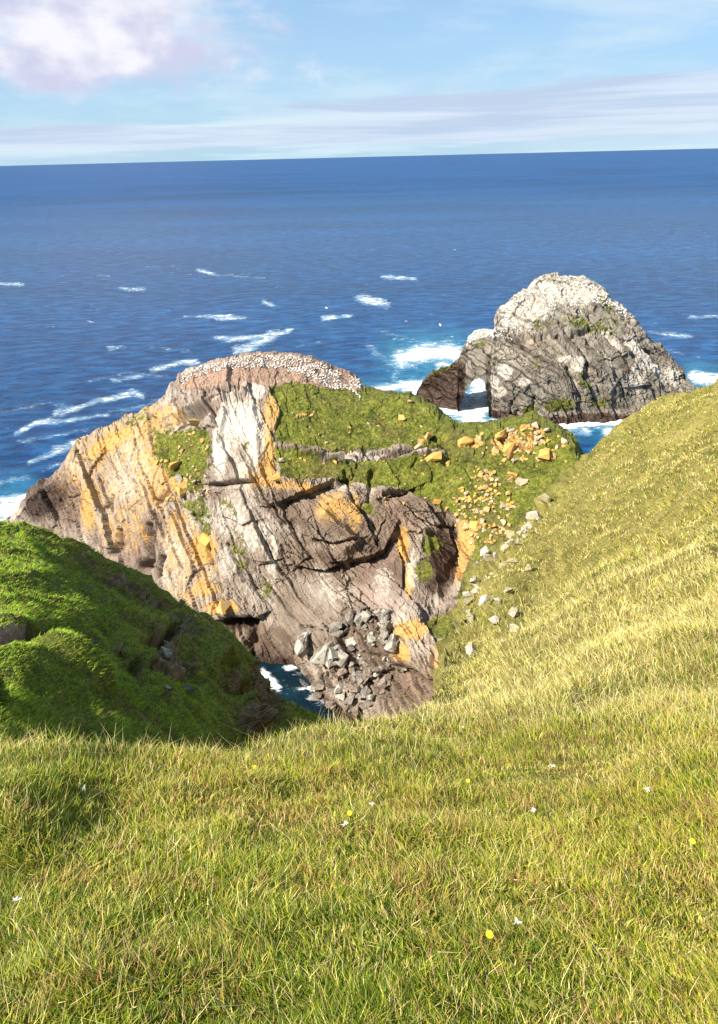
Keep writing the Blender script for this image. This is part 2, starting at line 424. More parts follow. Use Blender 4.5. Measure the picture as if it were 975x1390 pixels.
def turf_material(name, stops, bs_=1.0):
    m, n = mat(name); co = n.n('ShaderNodeTexCoord').outputs['Object']
    a = n.noise(co, 0.55 * bs_, 7, 0.75, 0.5); b = n.noise(co, 9 * bs_, 5, 0.75)
    col = n.ramp(a, stops); col = n.mix(n.ss(b, 0.3, 0.7), n.mix(1, col, (0.4, 0.4, 0.4, 1), 'MULTIPLY'), col)
    bmp = n.n('ShaderNodeBump', ins={'Strength': 1.0, 'Distance': 0.06, 'Height': b})
    bs = n.n('ShaderNodeBsdfPrincipled', ins={'Base Color': col, 'Roughness': 0.95, 'Normal': bmp.outputs[0], 'Specular IOR Level': 0.1})
    n.t.links.new(bs.outputs[0], n.n('ShaderNodeOutputMaterial').inputs[0])
    return m
M_soil = turf_material('turf_floor', [(0.3, (0.10, 0.10, 0.02)), (0.5, (0.26, 0.23, 0.06)), (0.7, (0.42, 0.34, 0.12))])

def blade_material(name, trans=0.35):
    m, n = mat(name); c_ = n.attr('tint')
    d = n.n('ShaderNodeBsdfPrincipled', ins={'Base Color': c_, 'Roughness': 0.55, 'Specular IOR Level': 0.25})
    t = n.n('ShaderNodeBsdfTranslucent', ins={'Color': n.mix(1.0, c_, (1.15, 1.2, 0.7, 1), 'MULTIPLY')})
    mx = n.n('ShaderNodeMixShader', ins={0: trans}); n.t.links.new(d.outputs[0], mx.inputs[1]); n.t.links.new(t.outputs[0], mx.inputs[2])
    n.t.links.new(mx.outputs[0], n.n('ShaderNodeOutputMaterial').inputs[0])
    return m
M_blade = blade_material('grass_blade')

def plain(name, c_, rough=0.6):
    m, n = mat(name)
    co = n.n('ShaderNodeTexCoord').outputs['Object']
    col = n.mix(n.noise(co, 8, 3), tuple(q * 0.8 for q in c_), c_)
    bs = n.n('ShaderNodeBsdfPrincipled', ins={'Base Color': col, 'Roughness': rough})
    n.t.links.new(bs.outputs[0], n.n('ShaderNodeOutputMaterial').inputs[0])
    return m
M_white = plain('white_feather', (0.85, 0.84, 0.80)); M_black = plain('dark_wing_tip', (0.04, 0.035, 0.03))
M_buff = plain('buff_head', (0.75, 0.6, 0.32)); M_bill = plain('blue_grey_bill', (0.45, 0.5, 0.55))
M_yellow = plain('yellow_petal', (0.85, 0.68, 0.02)); M_stem = plain('green_stem', (0.12, 0.22, 0.03))
M_wool = plain('pale_feather_tuft', (0.75, 0.72, 0.64), 0.9)

# ------------------------------------------------------------------ sea
rng = np.random.default_rng(7)
pxs = np.arange(-420, 1400, 3.0)
pys = np.r_[np.arange(1010, 330, -1.6), np.arange(330, 250, -2.0), np.arange(250, 226, -1.5)]
PXg, PYg = np.meshgrid(pxs, pys, indexing='ij')
D = sea_d(487.0 + 0 * pys, pys); D = np.r_[np.linspace(0.5, D[0] - 1.5, 40), D, np.geomspace(D[-1] * 1.12, 90000, 14)]
azs = np.arctan2(ray(pxs, 500 + 0 * pxs)[:, 0], ray(pxs, 500 + 0 * pxs)[:, 1])
azs = np.r_[np.linspace(-2.6, azs[0] - 0.03, 30), azs, np.linspace(azs[-1] + 0.03, 2.6, 30)]
X = np.sin(azs)[:, None] * D[None]; Y = np.cos(azs)[:, None] * D[None]
pos = np.stack([X, Y, 0 * X], -1).reshape(-1, 3)
v = pos - np.array([0, 0, EYE]); dep = v @ _f
spx = CX + F0 * (v @ _r) / np.maximum(dep, 1e-3); spy = CY - F0 * (v @ _u) / np.maximum(dep, 1e-3)
spx[dep < 1] = -9e3
foam = np.zeros(len(pos)); teal = np.zeros(len(pos))
rag = fbm(pos, 9.0, 4, 3) * 4.0; rag2 = fbm(pos, 4.0, 3, 9)
near = (pos[:, 1] > 0) & (np.hypot(pos[:, 0], pos[:, 1]) < 1500)
STROKES = [  # points in photo space, half width, strength
    ([(295, 459), (315, 461), (345, 458), (395, 447)], 2.6, 1.0), ([(322, 476), (345, 468), (372, 456)], 4.5, 1.0),
    ([(251, 430), (285, 429), (333, 431)], 1.6, .85), ([(285, 430), (318, 431)], 2.2, 1.0), ([(208, 503), (225, 496), (240, 491), (268, 491)], 2.6, .95),
    ([(154, 517), (192, 510)], 2.2, .75), ([(22, 587), (56, 573), (100, 569)], 3.0, .95), ([(75, 560), (103, 553), (149, 541), (180, 532), (195, 539)], 3.2, .95),
    ([(100, 569), (149, 565)], 2.2, .8), ([(40, 627), (67, 617), (103, 601)], 3.2, .95), ([(75, 610), (105, 602)], 3.0, .7), ([(0, 678), (30, 676), (66, 660)], 5, .9),
    ([(-40, 700), (25, 690)], 14, 1.0), ([(269, 366), (290, 372)], 1.8, .95), ([(290, 373), (360, 377)], 1.2, .55), ([(358, 410), (372, 415)], 2.0, .9),
    ([(438, 433), (472, 428)], 2.4, .95), ([(490, 405), (522, 412)], 4.2, 1.0), ([(520, 376), (566, 378)], 1.7, .95), ([(0, 385), (32, 386)], 1.6, .85),
    ([(135, 374), (150, 375)], 1.4, .7), ([(164, 391), (196, 393)], 1.8, .8), ([(146, 473), (168, 471)], 2.0, .7), ([(195, 363), (250, 360)], 1.2, .45),
    ([(898, 452), (938, 457)], 2.4, .8), ([(938, 430), (990, 429)], 2.0, .85), ([(880, 450), (900, 452)], 1.6, .6), ([(945, 512), (990, 520)], 8, .95),
    ([(545, 486), (580, 478), (618, 480)], 11, 1.0), ([(497, 532), (545, 524), (580, 520)], 6, .9), ([(560, 530), (600, 552), (640, 562)], 12, 1.0),
    ([(640, 575), (652, 545), (648, 515)], 15, 1.0), ([(600, 500), (640, 505), (660, 520)], 9, .8), ([(590, 575), (650, 580)], 7, .75),
    ([(655, 570), (700, 577), (745, 583)], 3.5, .95), ([(745, 584), (800, 574), (850, 572), (880, 568)], 7, 1.0), ([(742, 592), (770, 590), (800, 586)], 3.0, .85),
    ([(828, 585), (838, 600)], 9, .95), ([(700, 590), (735, 592)], 2, .5),
    ([(0, 560), (60, 548), (120, 552)], 2.0, .5), ([(30, 600), (90, 590), (130, 582)], 2.0, .55), ([(150, 560), (200, 552), (235, 535)], 2.2, .55), ([(120, 520), (170, 505), (230, 512)], 2.0, .5), ([(260, 500), (300, 488)], 2, .6),
    ([(200, 470), (260, 478)], 1.6, .5), ([(500, 470), (540, 500), (535, 520)], 4, .55), ([(520, 450), (560, 462)], 3, .45), ([(860, 470), (930, 480)], 2, .5), ([(400, 470), (440, 462)], 1.5, .5), ([(60, 640), (100, 625)], 2.5, .6), ([(0, 655), (40, 650)], 3, .6),
    ([(405, 935), (440, 938)], 5, .7), ([(440, 915), (450, 940)], 5, .8), ([(385, 925), (400, 935)], 3, .6), ([(356, 912), (372, 928), (380, 936)], 6, 1.0), ([(385, 906), (410, 903), (440, 905)], 5, .9), ([(395, 915), (425, 915)], 3, .6), ([(420, 945), (445, 952), (470, 945)], 7, .8), ([(425, 925), (455, 930)], 4, .65),
]
nn = np.where(near)[0]; ax, ay = spx[nn], spy[nn]
wx = ax + rag[nn] * 1.6; wy = ay + rag[nn] * 0.7
f_ = np.zeros(len(nn)); t_ = np.zeros(len(nn))
for pts, hw, st in STROKES:
    sd = seg_dist(wx, wy * 1.0, pts)
    f_ = np.maximum(f_, st * np.exp(-(sd / (hw * (1.75 if hw < 5 else 1.25))) ** 2) * (0.74 if hw < 5 else 1.1))
    if hw > 5: t_ = np.maximum(t_, st * np.clip(1.3 - sd / (hw * 3.2), 0, 1))
t_ = np.maximum(t_, blob_mask(wx, wy, [(600, 500, 60, 22, 20, 1.0), (560, 540, 70, 22, 10, .9), (640, 590, 60, 20, 0, .9), (790, 585, 60, 16, 0, .55), (10, 680, 40, 30, 0, .7)]))
t_ = np.where(ay > 850, 0, t_)
foam[nn] = f_; teal[nn] = t_
R = np.hypot(pos[:, 0], pos[:, 1]); fade = np.clip(1.15 - R / 900, 0, 1) * (R > 0)
ca, sa = math.cos(0.55), math.sin(0.55)
q = np.stack([(pos[:, 0] * ca + pos[:, 1] * sa) / 2.6, -pos[:, 0] * sa + pos[:, 1] * ca, 0 * X.ravel()], -1)
wav = fbm(q, 9.0, 4, 21, 0.55, True) * 0.42 + fbm(q, 30.0, 2, 27) * 0.3
calm = np.clip(1 - 0.0 * R, 0, 1)
pos[:, 2] = wav * fade + foam * 0.35 * (0.5 + 0.5 * rag2) * fade - 0.15
me = new_mesh('sea', pos, grid_faces(len(azs), len(D)), True)
set_attr(me, 'foam', np.stack([foam, teal, 0 * foam], -1))
M_sea, n = mat('sea_water')
co = n.n('ShaderNodeTexCoord').outputs['Object']
sp = n.n('ShaderNodeSeparateColor', ins={0: n.attr('foam')}).outputs
cr = n.n('ShaderNodeMapping', vector_type='POINT', ins={'Vector': co, 'Rotation': (0, 0, -0.55), 'Scale': (0.42, 1.0, 1.0)}).outputs[0]
w1 = n.noise(cr, 0.16, 6, 0.62, 0.3); w2 = n.noise(cr, 0.9, 4, 0.6); w3 = n.noise(cr, 0.03, 4, 0.55)
cd = n.n('ShaderNodeVectorMath', operation='LENGTH'); n.put(cd.inputs[0], co); rr = cd.outputs['Value']
patch = n.noise(n.n('ShaderNodeMapping', ins={'Vector': co, 'Scale': (0.5, 1.6, 1)}).outputs[0], 0.0022, 4, 0.6)
deep = n.mix(n.ss(patch, 0.35, 0.65), (0.004, 0.040, 0.125, 1), (0.005, 0.060, 0.185, 1))
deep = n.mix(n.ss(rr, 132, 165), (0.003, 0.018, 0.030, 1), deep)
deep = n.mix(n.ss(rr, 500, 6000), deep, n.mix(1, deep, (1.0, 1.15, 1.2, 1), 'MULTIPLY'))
deep = n.mix(n.ss(w1, 0.40, 0.68), n.mix(1, deep, (0.42, 0.5, 0.6, 1), 'MULTIPLY'), n.mix(1, deep, (1.75, 1.5, 1.3, 1), 'MULTIPLY'))
fn = n.m('ADD', n.m('MULTIPLY', n.noise(cr, 0.42, 8, 0.8, 1.3), 0.6), n.m('MULTIPLY', n.noise(co, 0.16, 5, 0.7, 0.6), 0.4))
tl = n.m('MULTIPLY', sp[1], n.ss(fn, 0.30, 0.62))
deep = n.mix(n.m('MULTIPLY', tl, 0.6), deep, (0.035, 0.24, 0.33, 1))
fm = n.ss(n.m('ADD', sp[0], n.m('MULTIPLY', n.m('SUBTRACT', fn, 0.5), 4.6)), 0.55, 0.95)
# scattered small white caps out to sea
caps = n.m('MULTIPLY', n.ss(n.noise(cr, 0.11, 7, 0.72), 0.665, 0.70), n.ss(n.noise(co, 0.012, 2), 0.42, 0.6))
fm = n.m('MAXIMUM', fm, n.m('MULTIPLY', n.m('MULTIPLY', caps, n.ss(rr, 160, 220)), n.ss(rr, 1500, 500)))
halo = n.m('MULTIPLY', n.ss(n.m('ADD', sp[0], n.m('MULTIPLY', n.m('SUBTRACT', fn, 0.5), 2.2)), 0.22, 0.7), n.ss(rr, 130, 165, 0.0, 0.38))
col = n.mix(fm, n.mix(halo, deep, (0.42, 0.62, 0.74, 1)), (0.84, 0.88, 0.90, 1))
hgt = n.m('ADD', n.m('MULTIPLY', w1, 2.2), n.m('ADD', n.m('MULTIPLY', w2, 0.35), n.m('MULTIPLY', fm, 0.3)))
bmp = n.n('ShaderNodeBump', ins={'Strength': 0.85, 'Distance': 1.2, 'Height': hgt})
ro = n.n('ShaderNodeMix', data_type='FLOAT'); n.put(ro.inputs[0], fm); n.put(ro.inputs[2], n.ss(rr, 300, 3000, 0.22, 0.42)); ro.inputs[3].default_value = 0.9
bs = n.n('ShaderNodeBsdfPrincipled', ins={'Base Color': col, 'Roughness': ro.outputs[0], 'Normal': bmp.outputs[0], 'IOR': 1.33, 'Specular IOR Level': 0.42})
n.t.links.new(bs.outputs[0], n.n('ShaderNodeOutputMaterial').inputs[0])
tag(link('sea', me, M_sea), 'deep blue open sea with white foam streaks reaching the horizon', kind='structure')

# ------------------------------------------------------------------ headland
HR = [(-60, 745), (10, 712), (22, 700), (40, 676), (62, 656), (90, 632), (108, 606), (128, 592), (150, 587), (175, 572), (205, 560), (226, 545), (240, 524), (256, 508), (285, 496),
      (320, 487), (360, 483), (395, 484), (425, 491), (450, 502), (475, 510), (487, 518), (491, 530), (520, 538), (558, 543), (575, 550), (592, 563), (600, 573), (622, 586), (650, 586),
      (680, 581), (705, 576), (722, 571), (740, 580), (760, 592), (775, 602), (782, 618), (792, 640), (815, 690), (850, 760)]
HB = [(-60, 800), (60, 830), (200, 900), (330, 965), (450, 1000), (640, 1040), (850, 1000)]
def sd1(a, b): return float(sea_d(np.array(a), np.array(b)))
HC = [(20, 705, sd1(20, 705)), (60, 665, 196), (110, 605, 196), (60, 760, sd1(60, 760)), (130, 800, sd1(130, 800)), (130, 700, 178), (180, 575, 190), (180, 660, 172), (230, 550, 184), (220, 860, sd1(220, 860)),
      (220, 760, 153), (256, 510, 186), (250, 560, 173), (250, 640, 160), (300, 840, 134), (300, 750, 142), (300, 660, 151), (300, 580, 163), (300, 530, 172),
      (325, 890, sd1(325, 890)), (320, 488, 186), (380, 484, 188), (340, 530, 170), (345, 600, 153), (350, 680, 144), (400, 905, sd1(400, 903)), (400, 830, 128), (400, 760, 133), (400, 690, 139), (400, 650, 143),
      (400, 600, 151), (400, 545, 165), (410, 520, 173), (450, 505, 182), (485, 520, 184), (450, 540, 170), (450, 600, 152), (455, 660, 141), (450, 720, 135), (450, 800, 129), (450, 860, 122), (440, 930, 115),
      (500, 545, 170), (500, 600, 154), (500, 660, 141), (505, 720, 137), (500, 760, 131), (500, 830, 122), (490, 900, 114), (480, 960, 110), (540, 546, 172), (555, 600, 153), (550, 660, 142), (560, 720, 137), (560, 790, 127),
      (560, 845, 110), (560, 900, 105), (570, 960, 100), (600, 580, 160), (605, 650, 144), (610, 700, 138), (600, 760, 133), (600, 820, 124), (610, 870, 108), (620, 940, 96), (650, 590, 156), (650, 650, 143), (650, 720, 130), (640, 780, 121), (640, 830, 112), (650, 900, 96),
      (720, 574, 152), (710, 610, 147), (710, 660, 140), (700, 720, 128), (700, 800, 112), (775, 605, 148), (780, 660, 136), (780, 760, 115), (850, 760, 118), (355, 935, sd1(355, 935) * 1.07), (385, 945, sd1(385, 945) * 1.08), (410, 950, sd1(410, 950) * 1.06), (410, 925, sd1(410, 925) * 1.03), (370, 915, sd1(370, 915) * 1.02), (430, 965, sd1(430, 965) * 1.03), (850, 900, 90), (-60, 800, sd1(-60, 800))]
RELIEF = [  # fissures (+ = cut back) and ribs (- = standing out): points, half width, metres
    ([(157, 722), (160, 738), (153, 752)], 4, 3.5), ([(198, 714), (199, 735), (203, 760), (190, 772)], 6, 5.5), ([(224, 758), (220, 775), (214, 785)], 4, 3.5), ([(150, 672), (141, 690)], 2.5, 1.8),
    ([(289, 658), (312, 653), (336, 649)], 2.2, 1.6), ([(336, 649), (352, 680), (384, 712)], 2.0, 1.2), ([(338, 640), (356, 668), (388, 706)], 4, -1.3),
    ([(520, 672), (550, 668)], 3.5, 2), ([(440, 700), (480, 735), (470, 745)], 7, -2.5),
    ([(306, 850), (325, 850), (340, 846)], 7, 3.0), ([(335, 850), (342, 875)], 6, 3.0), ([(215, 680), (225, 668)], 3, 2.2),
    ([(238, 572), (258, 566), (282, 556)], 5, 3.2), ([(300, 528), (322, 532)], 4, 2.6), ([(252, 560), (285, 548), (330, 535)], 5, -2), ([(400, 612), (440, 622), (470, 626)], 3, -1.4), ([(440, 624), (472, 628)], 2.5, 1.5),
    ([(486, 618), (520, 622), (560, 612), (602, 604)], 2.4, 1.1), ([(486, 610), (530, 612), (560, 604)], 3.0, -0.6), ([(585, 590), (605, 600)], 4, 1.5), ([(606, 626), (612, 617)], 5, 1.5),
    ([(600, 702), (605, 740), (612, 780)], 8, 3.0), ([(548, 730), (560, 760)], 4, 1.8), ([(580, 720), (600, 790), (596, 812)], 3.5, -1.5), ([(575, 870), (610, 876)], 2, 1.5), ([(585, 880), (586, 935)], 2.5, 1.8),
    ([(540, 905), (575, 925), (600, 922)], 3, 2.0), ([(700, 605), (725, 612)], 3, 1.6), ([(740, 612), (765, 602)], 3, 1.4), ([(690, 600), (720, 585)], 8, -1.2), ([(310, 500), (305, 560), (300, 600)], 3, -1.2),
    ([(345, 560), (350, 610), (352, 640)], 5, -1.5), ([(370, 590), (375, 640)], 3, 1.0), ([(470, 640), (480, 680)], 3, 1.3), ([(505, 640), (500, 680)], 3, 1.3), ([(265, 700), (285, 760), (300, 800)], 3, 1.5), ([(310, 740), (330, 790)], 2.5, 1.3),
    ([(110, 660), (130, 720)], 2.5, 1.2), ([(160, 610), (185, 660)], 2.5, 1.2), ([(215, 600), (240, 650)], 2.0, 1.2)]
hpx = np.arange(-60, 850, 1.15)
def hback(t, px, d, z, zb):
    wd = np.interp(px, [0, 100, 250, 400, 500, 700, 850], [12, 26, 30, 30, 30, 34, 34]); return wd * (t ** 0.75) + 1.0 * (t > 0), z * (1 - t ** 2.1) - 9 * t ** 2.1
L = Loft(hpx, HR, HB, rbf(HC), 400, (26, hback))
PXf, PYf = L.PX.ravel(), L.PY.ravel()
p0 = L.flat().copy(); nrm0 = L.normals()
rel = np.zeros(len(p0)); jit = fbm(p0, 5.0, 3, 40) * 4; jit2 = fbm(p0, 5.0, 3, 44) * 4
for pts, hw, dm in RELIEF: rel += dm * np.exp(-(seg_dist(PXf + jit, PYf + jit2, pts) / hw) ** 2)
STEPS = [([(372, 680), (398, 674), (430, 660), (456, 652)], 26, 3.4), ([(466, 760), (496, 756), (520, 746), (532, 724)], 22, 3.2), ([(398, 768), (440, 774), (468, 760)], 16, 2.2), ([(274, 658), (312, 653), (338, 648)], 12, 1.5), ([(388, 716), (352, 672), (330, 626)], 24, 1.6),
    ([(520, 676), (548, 668), (566, 660)], 14, 1.8), ([(505, 730), (492, 700), (478, 682)], 16, 1.8), ([(420, 728), (452, 738), (486, 730)], 14, 1.8), ([(600, 795), (606, 740), (600, 700)], 20, 1.8), ([(545, 800), (548, 770), (540, 740)], 12, 1.2), ([(150, 700), (138, 670), (128, 640)], 14, 1.3),
    ([(225, 735), (205, 690), (190, 650)], 14, 1.3), ([(262, 760), (240, 715), (228, 690)], 12, 1.2), ([(300, 842), (322, 846), (346, 838)], 26, 3.2), ([(420, 850), (450, 858), (480, 846)], 14, 1.4), ([(236, 574), (262, 568), (286, 556)], 14, 2.0), ([(540, 905), (575, 922), (606, 918)], 14, 1.6), ([(340, 760), (360, 764), (385, 758)], 10, 1.0),
    ([(300, 700), (330, 712), (352, 704)], 10, 0.9), ([(560, 700), (590, 712), (612, 702)], 12, 1.4), ([(395, 606), (440, 614), (480, 612)], 8, 0.8), ([(500, 612), (550, 614), (590, 604)], 8, 0.9)]
for pts, wd, dm in STEPS: rel += dm * side_step(PXf + jit * .6, PYf + jit2 * .6, pts, wd)
rel = np.where(PXf < 260, rel * 0.75, rel)
# strata frame
th = np.radians(np.interp(PXf, [0, 200, 300, 380, 450, 560, 640, 800], [66, 68, 64, 50, 38, 50, 62, 40]))
dz = p0[:, 2] - 20
al = p0[:, 0] * np.cos(th) - dz * np.sin(th); ac = p0[:, 0] * np.sin(th) + dz * np.cos(th)
strat = np.stack([al, ac, p0[:, 1] - 150], -1)
wob = np.stack([fbm(p0, 11, 2, 60), fbm(p0, 11, 2, 63), fbm(p0, 11, 2, 66)], -1) * 1.5
sw = strat + wob
f1, c1 = facets(sw, np.array([17.0, 5.0, 9.0]), 70); f2, c2 = facets(sw, np.array([9.0, 1.9, 4.5]), 80); f3, c3 = facets(sw, np.array([3.6, 0.75, 2.2]), 90)
sn_ = sw.copy(); sw = sw + np.stack([fbm(p0, 1.6, 3, 61), fbm(p0, 1.3, 3, 64), 0 * PXf], -1) * np.array([.7, .42, 0]) + np.stack([0 * PXf, fbm(p0, 3.5, 2, 68), 0 * PXf], -1) * 0.5
b1, q1, e1 = bricks(sw[:, 0], sw[:, 1] + sw[:, 2] * .25, 15.0, 5.2, 71); b2, q2, e2 = bricks(sw[:, 0], sw[:, 1] + sw[:, 2] * .3, 6.5, 1.7, 81); b3, q3, e3 = bricks(sw[:, 0], sw[:, 1] - sw[:, 2] * .2, 2.6, 0.62, 91)
gate = np.clip(0.5 + fbm(p0, 4.0, 3, 97) * 2.2, 0, 1); cr1 = np.clip(1 - e1 / 0.2, 0, 1) * (0.3 + 0.7 * gate); cr2 = np.clip(1 - e2 / 0.12, 0, 1) * (q1 > 0.3) * gate; cr3 = np.clip(1 - e3 / 0.09, 0, 1) * (q2 > 0.5)
rk = b1 * 1.15 + b2 * 0.52 * (0.4 + q1) + b3 * 0.20 - 0.5 * cr1 - 0.3 * cr2 + f1 * 0.45 + f2 * 0.28 + fbm(p0, 1.0, 4, 95, 0.6) * 0.26
sw = sn_
rk = rk * np.interp(PXf, [0, 250, 330], [0.62, 0.68, 1.0])
tone = 0.45 * q1 + 0.35 * q2 + 0.2 * q3; crk = np.maximum(cr1, np.maximum(cr2 * .8, cr3 * .45))
# masks
grass = np.maximum.reduce([
    poly_mask(PXf, PYf, [(365, 527), (395, 518), (432, 525), (470, 531), (560, 530), (596, 545), (630, 575), (680, 570), (700, 600), (590, 612), (540, 607), (490, 611), (440, 612), (405, 606), (372, 600), (378, 560)], 4),
    poly_mask(PXf, PYf, [(372, 608), (400, 611), (440, 624), (480, 626), (520, 622), (600, 618), (640, 590), (700, 560), (800, 590), (800, 700), (690, 760), (660, 740), (620, 700), (600, 690), (555, 665), (510, 660), (470, 652), (440, 650), (400, 652), (380, 645)], 6),
    poly_mask(PXf, PYf, [(205, 578), (240, 582), (275, 580), (290, 590), (285, 640), (270, 670), (235, 670), (222, 640), (208, 620)], 8) * 0.82,
    poly_mask(PXf, PYf, [(240, 680), (275, 670), (292, 700), (285, 740), (262, 715)], 8) * 0.62,
    blob_mask(PXf, PYf, [(310, 690, 22, 12, 40, .5), (325, 750, 14, 40, -10, .5), (585, 740, 14, 22, 0, .62), (575, 775, 16, 18, 0, .6), (645, 745, 22, 40, 10, .7), (600, 850, 24, 20, 0, .75), (360, 800, 10, 18, 0, .5), (190, 575, 30, 14, -20, .5),
                         (640, 820, 20, 50, 20, .8), (565, 640, 60, 20, 0, .6), (335, 600, 8, 10, 0, .5), (498, 690, 14, 14, 0, .55), (735, 590, 30, 8, 25, .75), (700, 680, 60, 60, 0, .9)])])
orange = np.maximum.reduce([
    blob_mask(PXf, PYf, [(150, 600, 46, 14, -28, .85), (120, 690, 14, 34, 0, .8), (200, 600, 46, 56, 0, .56), (165, 690, 46, 70, 0, .46), (130, 640, 60, 60, 0, .42), (260, 790, 40, 60, 0, .42), (205, 640, 30, 60, -20, .6), (240, 655, 18, 14, 0, .85), (360, 620, 13, 40, 0, .95), (370, 560, 14, 26, 0, .8), (347, 650, 20, 10, 30, .7),
                         (275, 745, 18, 26, 0, .85), (300, 825, 22, 10, 0, .9), (275, 800, 20, 14, 0, .7), (250, 760, 30, 40, 0, .5), (450, 690, 24, 22, 0, .75), (480, 700, 12, 30, 0, .7), (400, 660, 50, 7, 10, .6), (548, 740, 8, 26, 0, .85), (556, 790, 6, 26, 0, .7),
                         (560, 855, 26, 12, 0, .95), (545, 885, 12, 14, 0, .85), (600, 900, 18, 30, 0, .65), (630, 745, 16, 50, 10, .9), (650, 690, 36, 36, 0, .62), (700, 600, 44, 13, -5, .95), (722, 582, 20, 8, 0, .8), (745, 620, 16, 10, 0, .85), (640, 600, 24, 9, 10, .9), (575, 600, 14, 12, 0, .7),
                         (700, 650, 30, 10, 20, .7), (240, 720, 24, 40, 0, .5), (415, 565, 24, 4, -12, .8), (225, 565, 26, 16, -10, .6), (610, 640, 10, 16, 0, .5)])])
grass = np.where(orange > 0.55, grass * (1 - 0.62 * np.clip((orange - 0.45) * 3, 0, 1)), grass)
white = blob_mask(PXf, PYf, [(300, 600, 11, 50, 2, .85), (322, 570, 30, 34, 0, .75), (345, 590, 16, 44, 0, .85), (350, 530, 10, 14, 0, .85), (330, 510, 20, 10, 0, .5), (330, 640, 14, 30, 0, .45), (315, 700, 30, 40, 30, .5), (345, 730, 26, 30, 20, .5), (310, 760, 20, 30, 0, .5),
                             (370, 760, 8, 50, 0, .55), (240, 760, 20, 50, -15, .45), (440, 790, 14, 40, -20, .45), (335, 790, 20, 30, 0, .4), (520, 790, 18, 30, 0, .45), (560, 770, 10, 34, 0, .5), (180, 640, 40, 60, 0, .42), (470, 510, 22, 8, 12, .6), (400, 488, 60, 6, 4, .7),
                             (290, 500, 40, 6, -15, .7), (440, 740, 20, 14, 0, .35), (275, 700, 20, 26, 0, .5), (265, 590, 12, 10, 0, .5), (230, 600, 14, 20, 0, .5)])
soil = np.maximum(poly_mask(PXf, PYf, [(240, 530), (258, 508), (290, 494), (350, 480), (430, 484), (492, 512), (494, 536), (440, 530), (400, 522), (368, 528), (345, 520), (300, 520), (262, 530)], 5), 0)
purple = blob_mask(PXf, PYf, [(460, 700, 60, 26, 20, .7), (520, 790, 44, 60, 0, .75), (570, 930, 50, 20, 15, .7), (540, 700, 26, 40, 0, .6), (100, 680, 30, 60, -20, .7), (180, 740, 30, 40, 0, .7), (430, 760, 40, 20, 0, .5), (400, 690, 20, 16, 0, .6), (300, 540, 40, 14, -10, .75), (330, 555, 12, 14, 0, .5)])
zz = p0[:, 2]
dark = np.maximum.reduce([np.clip((4.5 - zz) / 6, 0, 1), blob_mask(PXf, PYf, [(60, 680, 42, 26, -35, .62), (598, 750, 20, 44, 0, .7), (590, 790, 20, 24, 0, .6), (505, 740, 26, 16, 0, .55), (310, 850, 40, 14, 0, .6), (430, 725, 40, 16, 15, .4), (540, 615, 50, 3, -5, .5)])])  # wetted foot and dark rock; patches below block and overhang paint in shade
gsm = np.clip((grass - 0.4) * 5, 0, 1) * np.clip(1.2 - rel * 0.4, 0, 1)
gsm = np.maximum(gsm, np.clip((soil - 0.4) * 4, 0, 1) * 0.9)
calm = np.clip(1 - blob_mask(PXf, PYf, [(410, 840, 40, 50, 20, 1), (320, 680, 30, 40, 0, .6), (530, 790, 36, 40, 0, .6), (430, 690, 40, 20, 25, .6)]), 0.25, 1)   # large smooth slabs
tuss = fbm(p0, 2.4, 4, 110) * 0.55 + fbm(p0, 9, 3, 115) * 0.8 + np.abs(fbm(p0, 1.0, 2, 118)) * 0.3
rk = rk * (1 - 0.55 * np.clip(white * 1.3, 0, 1))
h = (rk * calm) * (1 - gsm) + (tuss + 0.25 * f2) * gsm - rel
h = h * np.clip((L.PX.ravel() > 0) * 1.0, 0.6, 1)
L.displace(h, nrm0)
L.N = L.normals()
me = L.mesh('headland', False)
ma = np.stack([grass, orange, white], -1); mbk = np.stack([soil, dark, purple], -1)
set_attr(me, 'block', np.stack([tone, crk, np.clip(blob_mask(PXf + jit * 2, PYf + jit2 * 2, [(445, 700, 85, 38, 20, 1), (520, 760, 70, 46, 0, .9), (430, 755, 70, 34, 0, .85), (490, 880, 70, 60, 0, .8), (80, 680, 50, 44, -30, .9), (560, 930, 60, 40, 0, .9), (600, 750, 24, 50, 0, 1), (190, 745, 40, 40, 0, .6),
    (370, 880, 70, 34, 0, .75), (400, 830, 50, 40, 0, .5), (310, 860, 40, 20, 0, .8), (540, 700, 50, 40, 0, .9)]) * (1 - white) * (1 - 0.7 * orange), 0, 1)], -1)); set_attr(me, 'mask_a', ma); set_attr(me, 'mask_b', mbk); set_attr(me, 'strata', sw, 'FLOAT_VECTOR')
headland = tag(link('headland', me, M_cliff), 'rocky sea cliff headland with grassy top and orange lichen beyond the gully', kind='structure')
HL = L

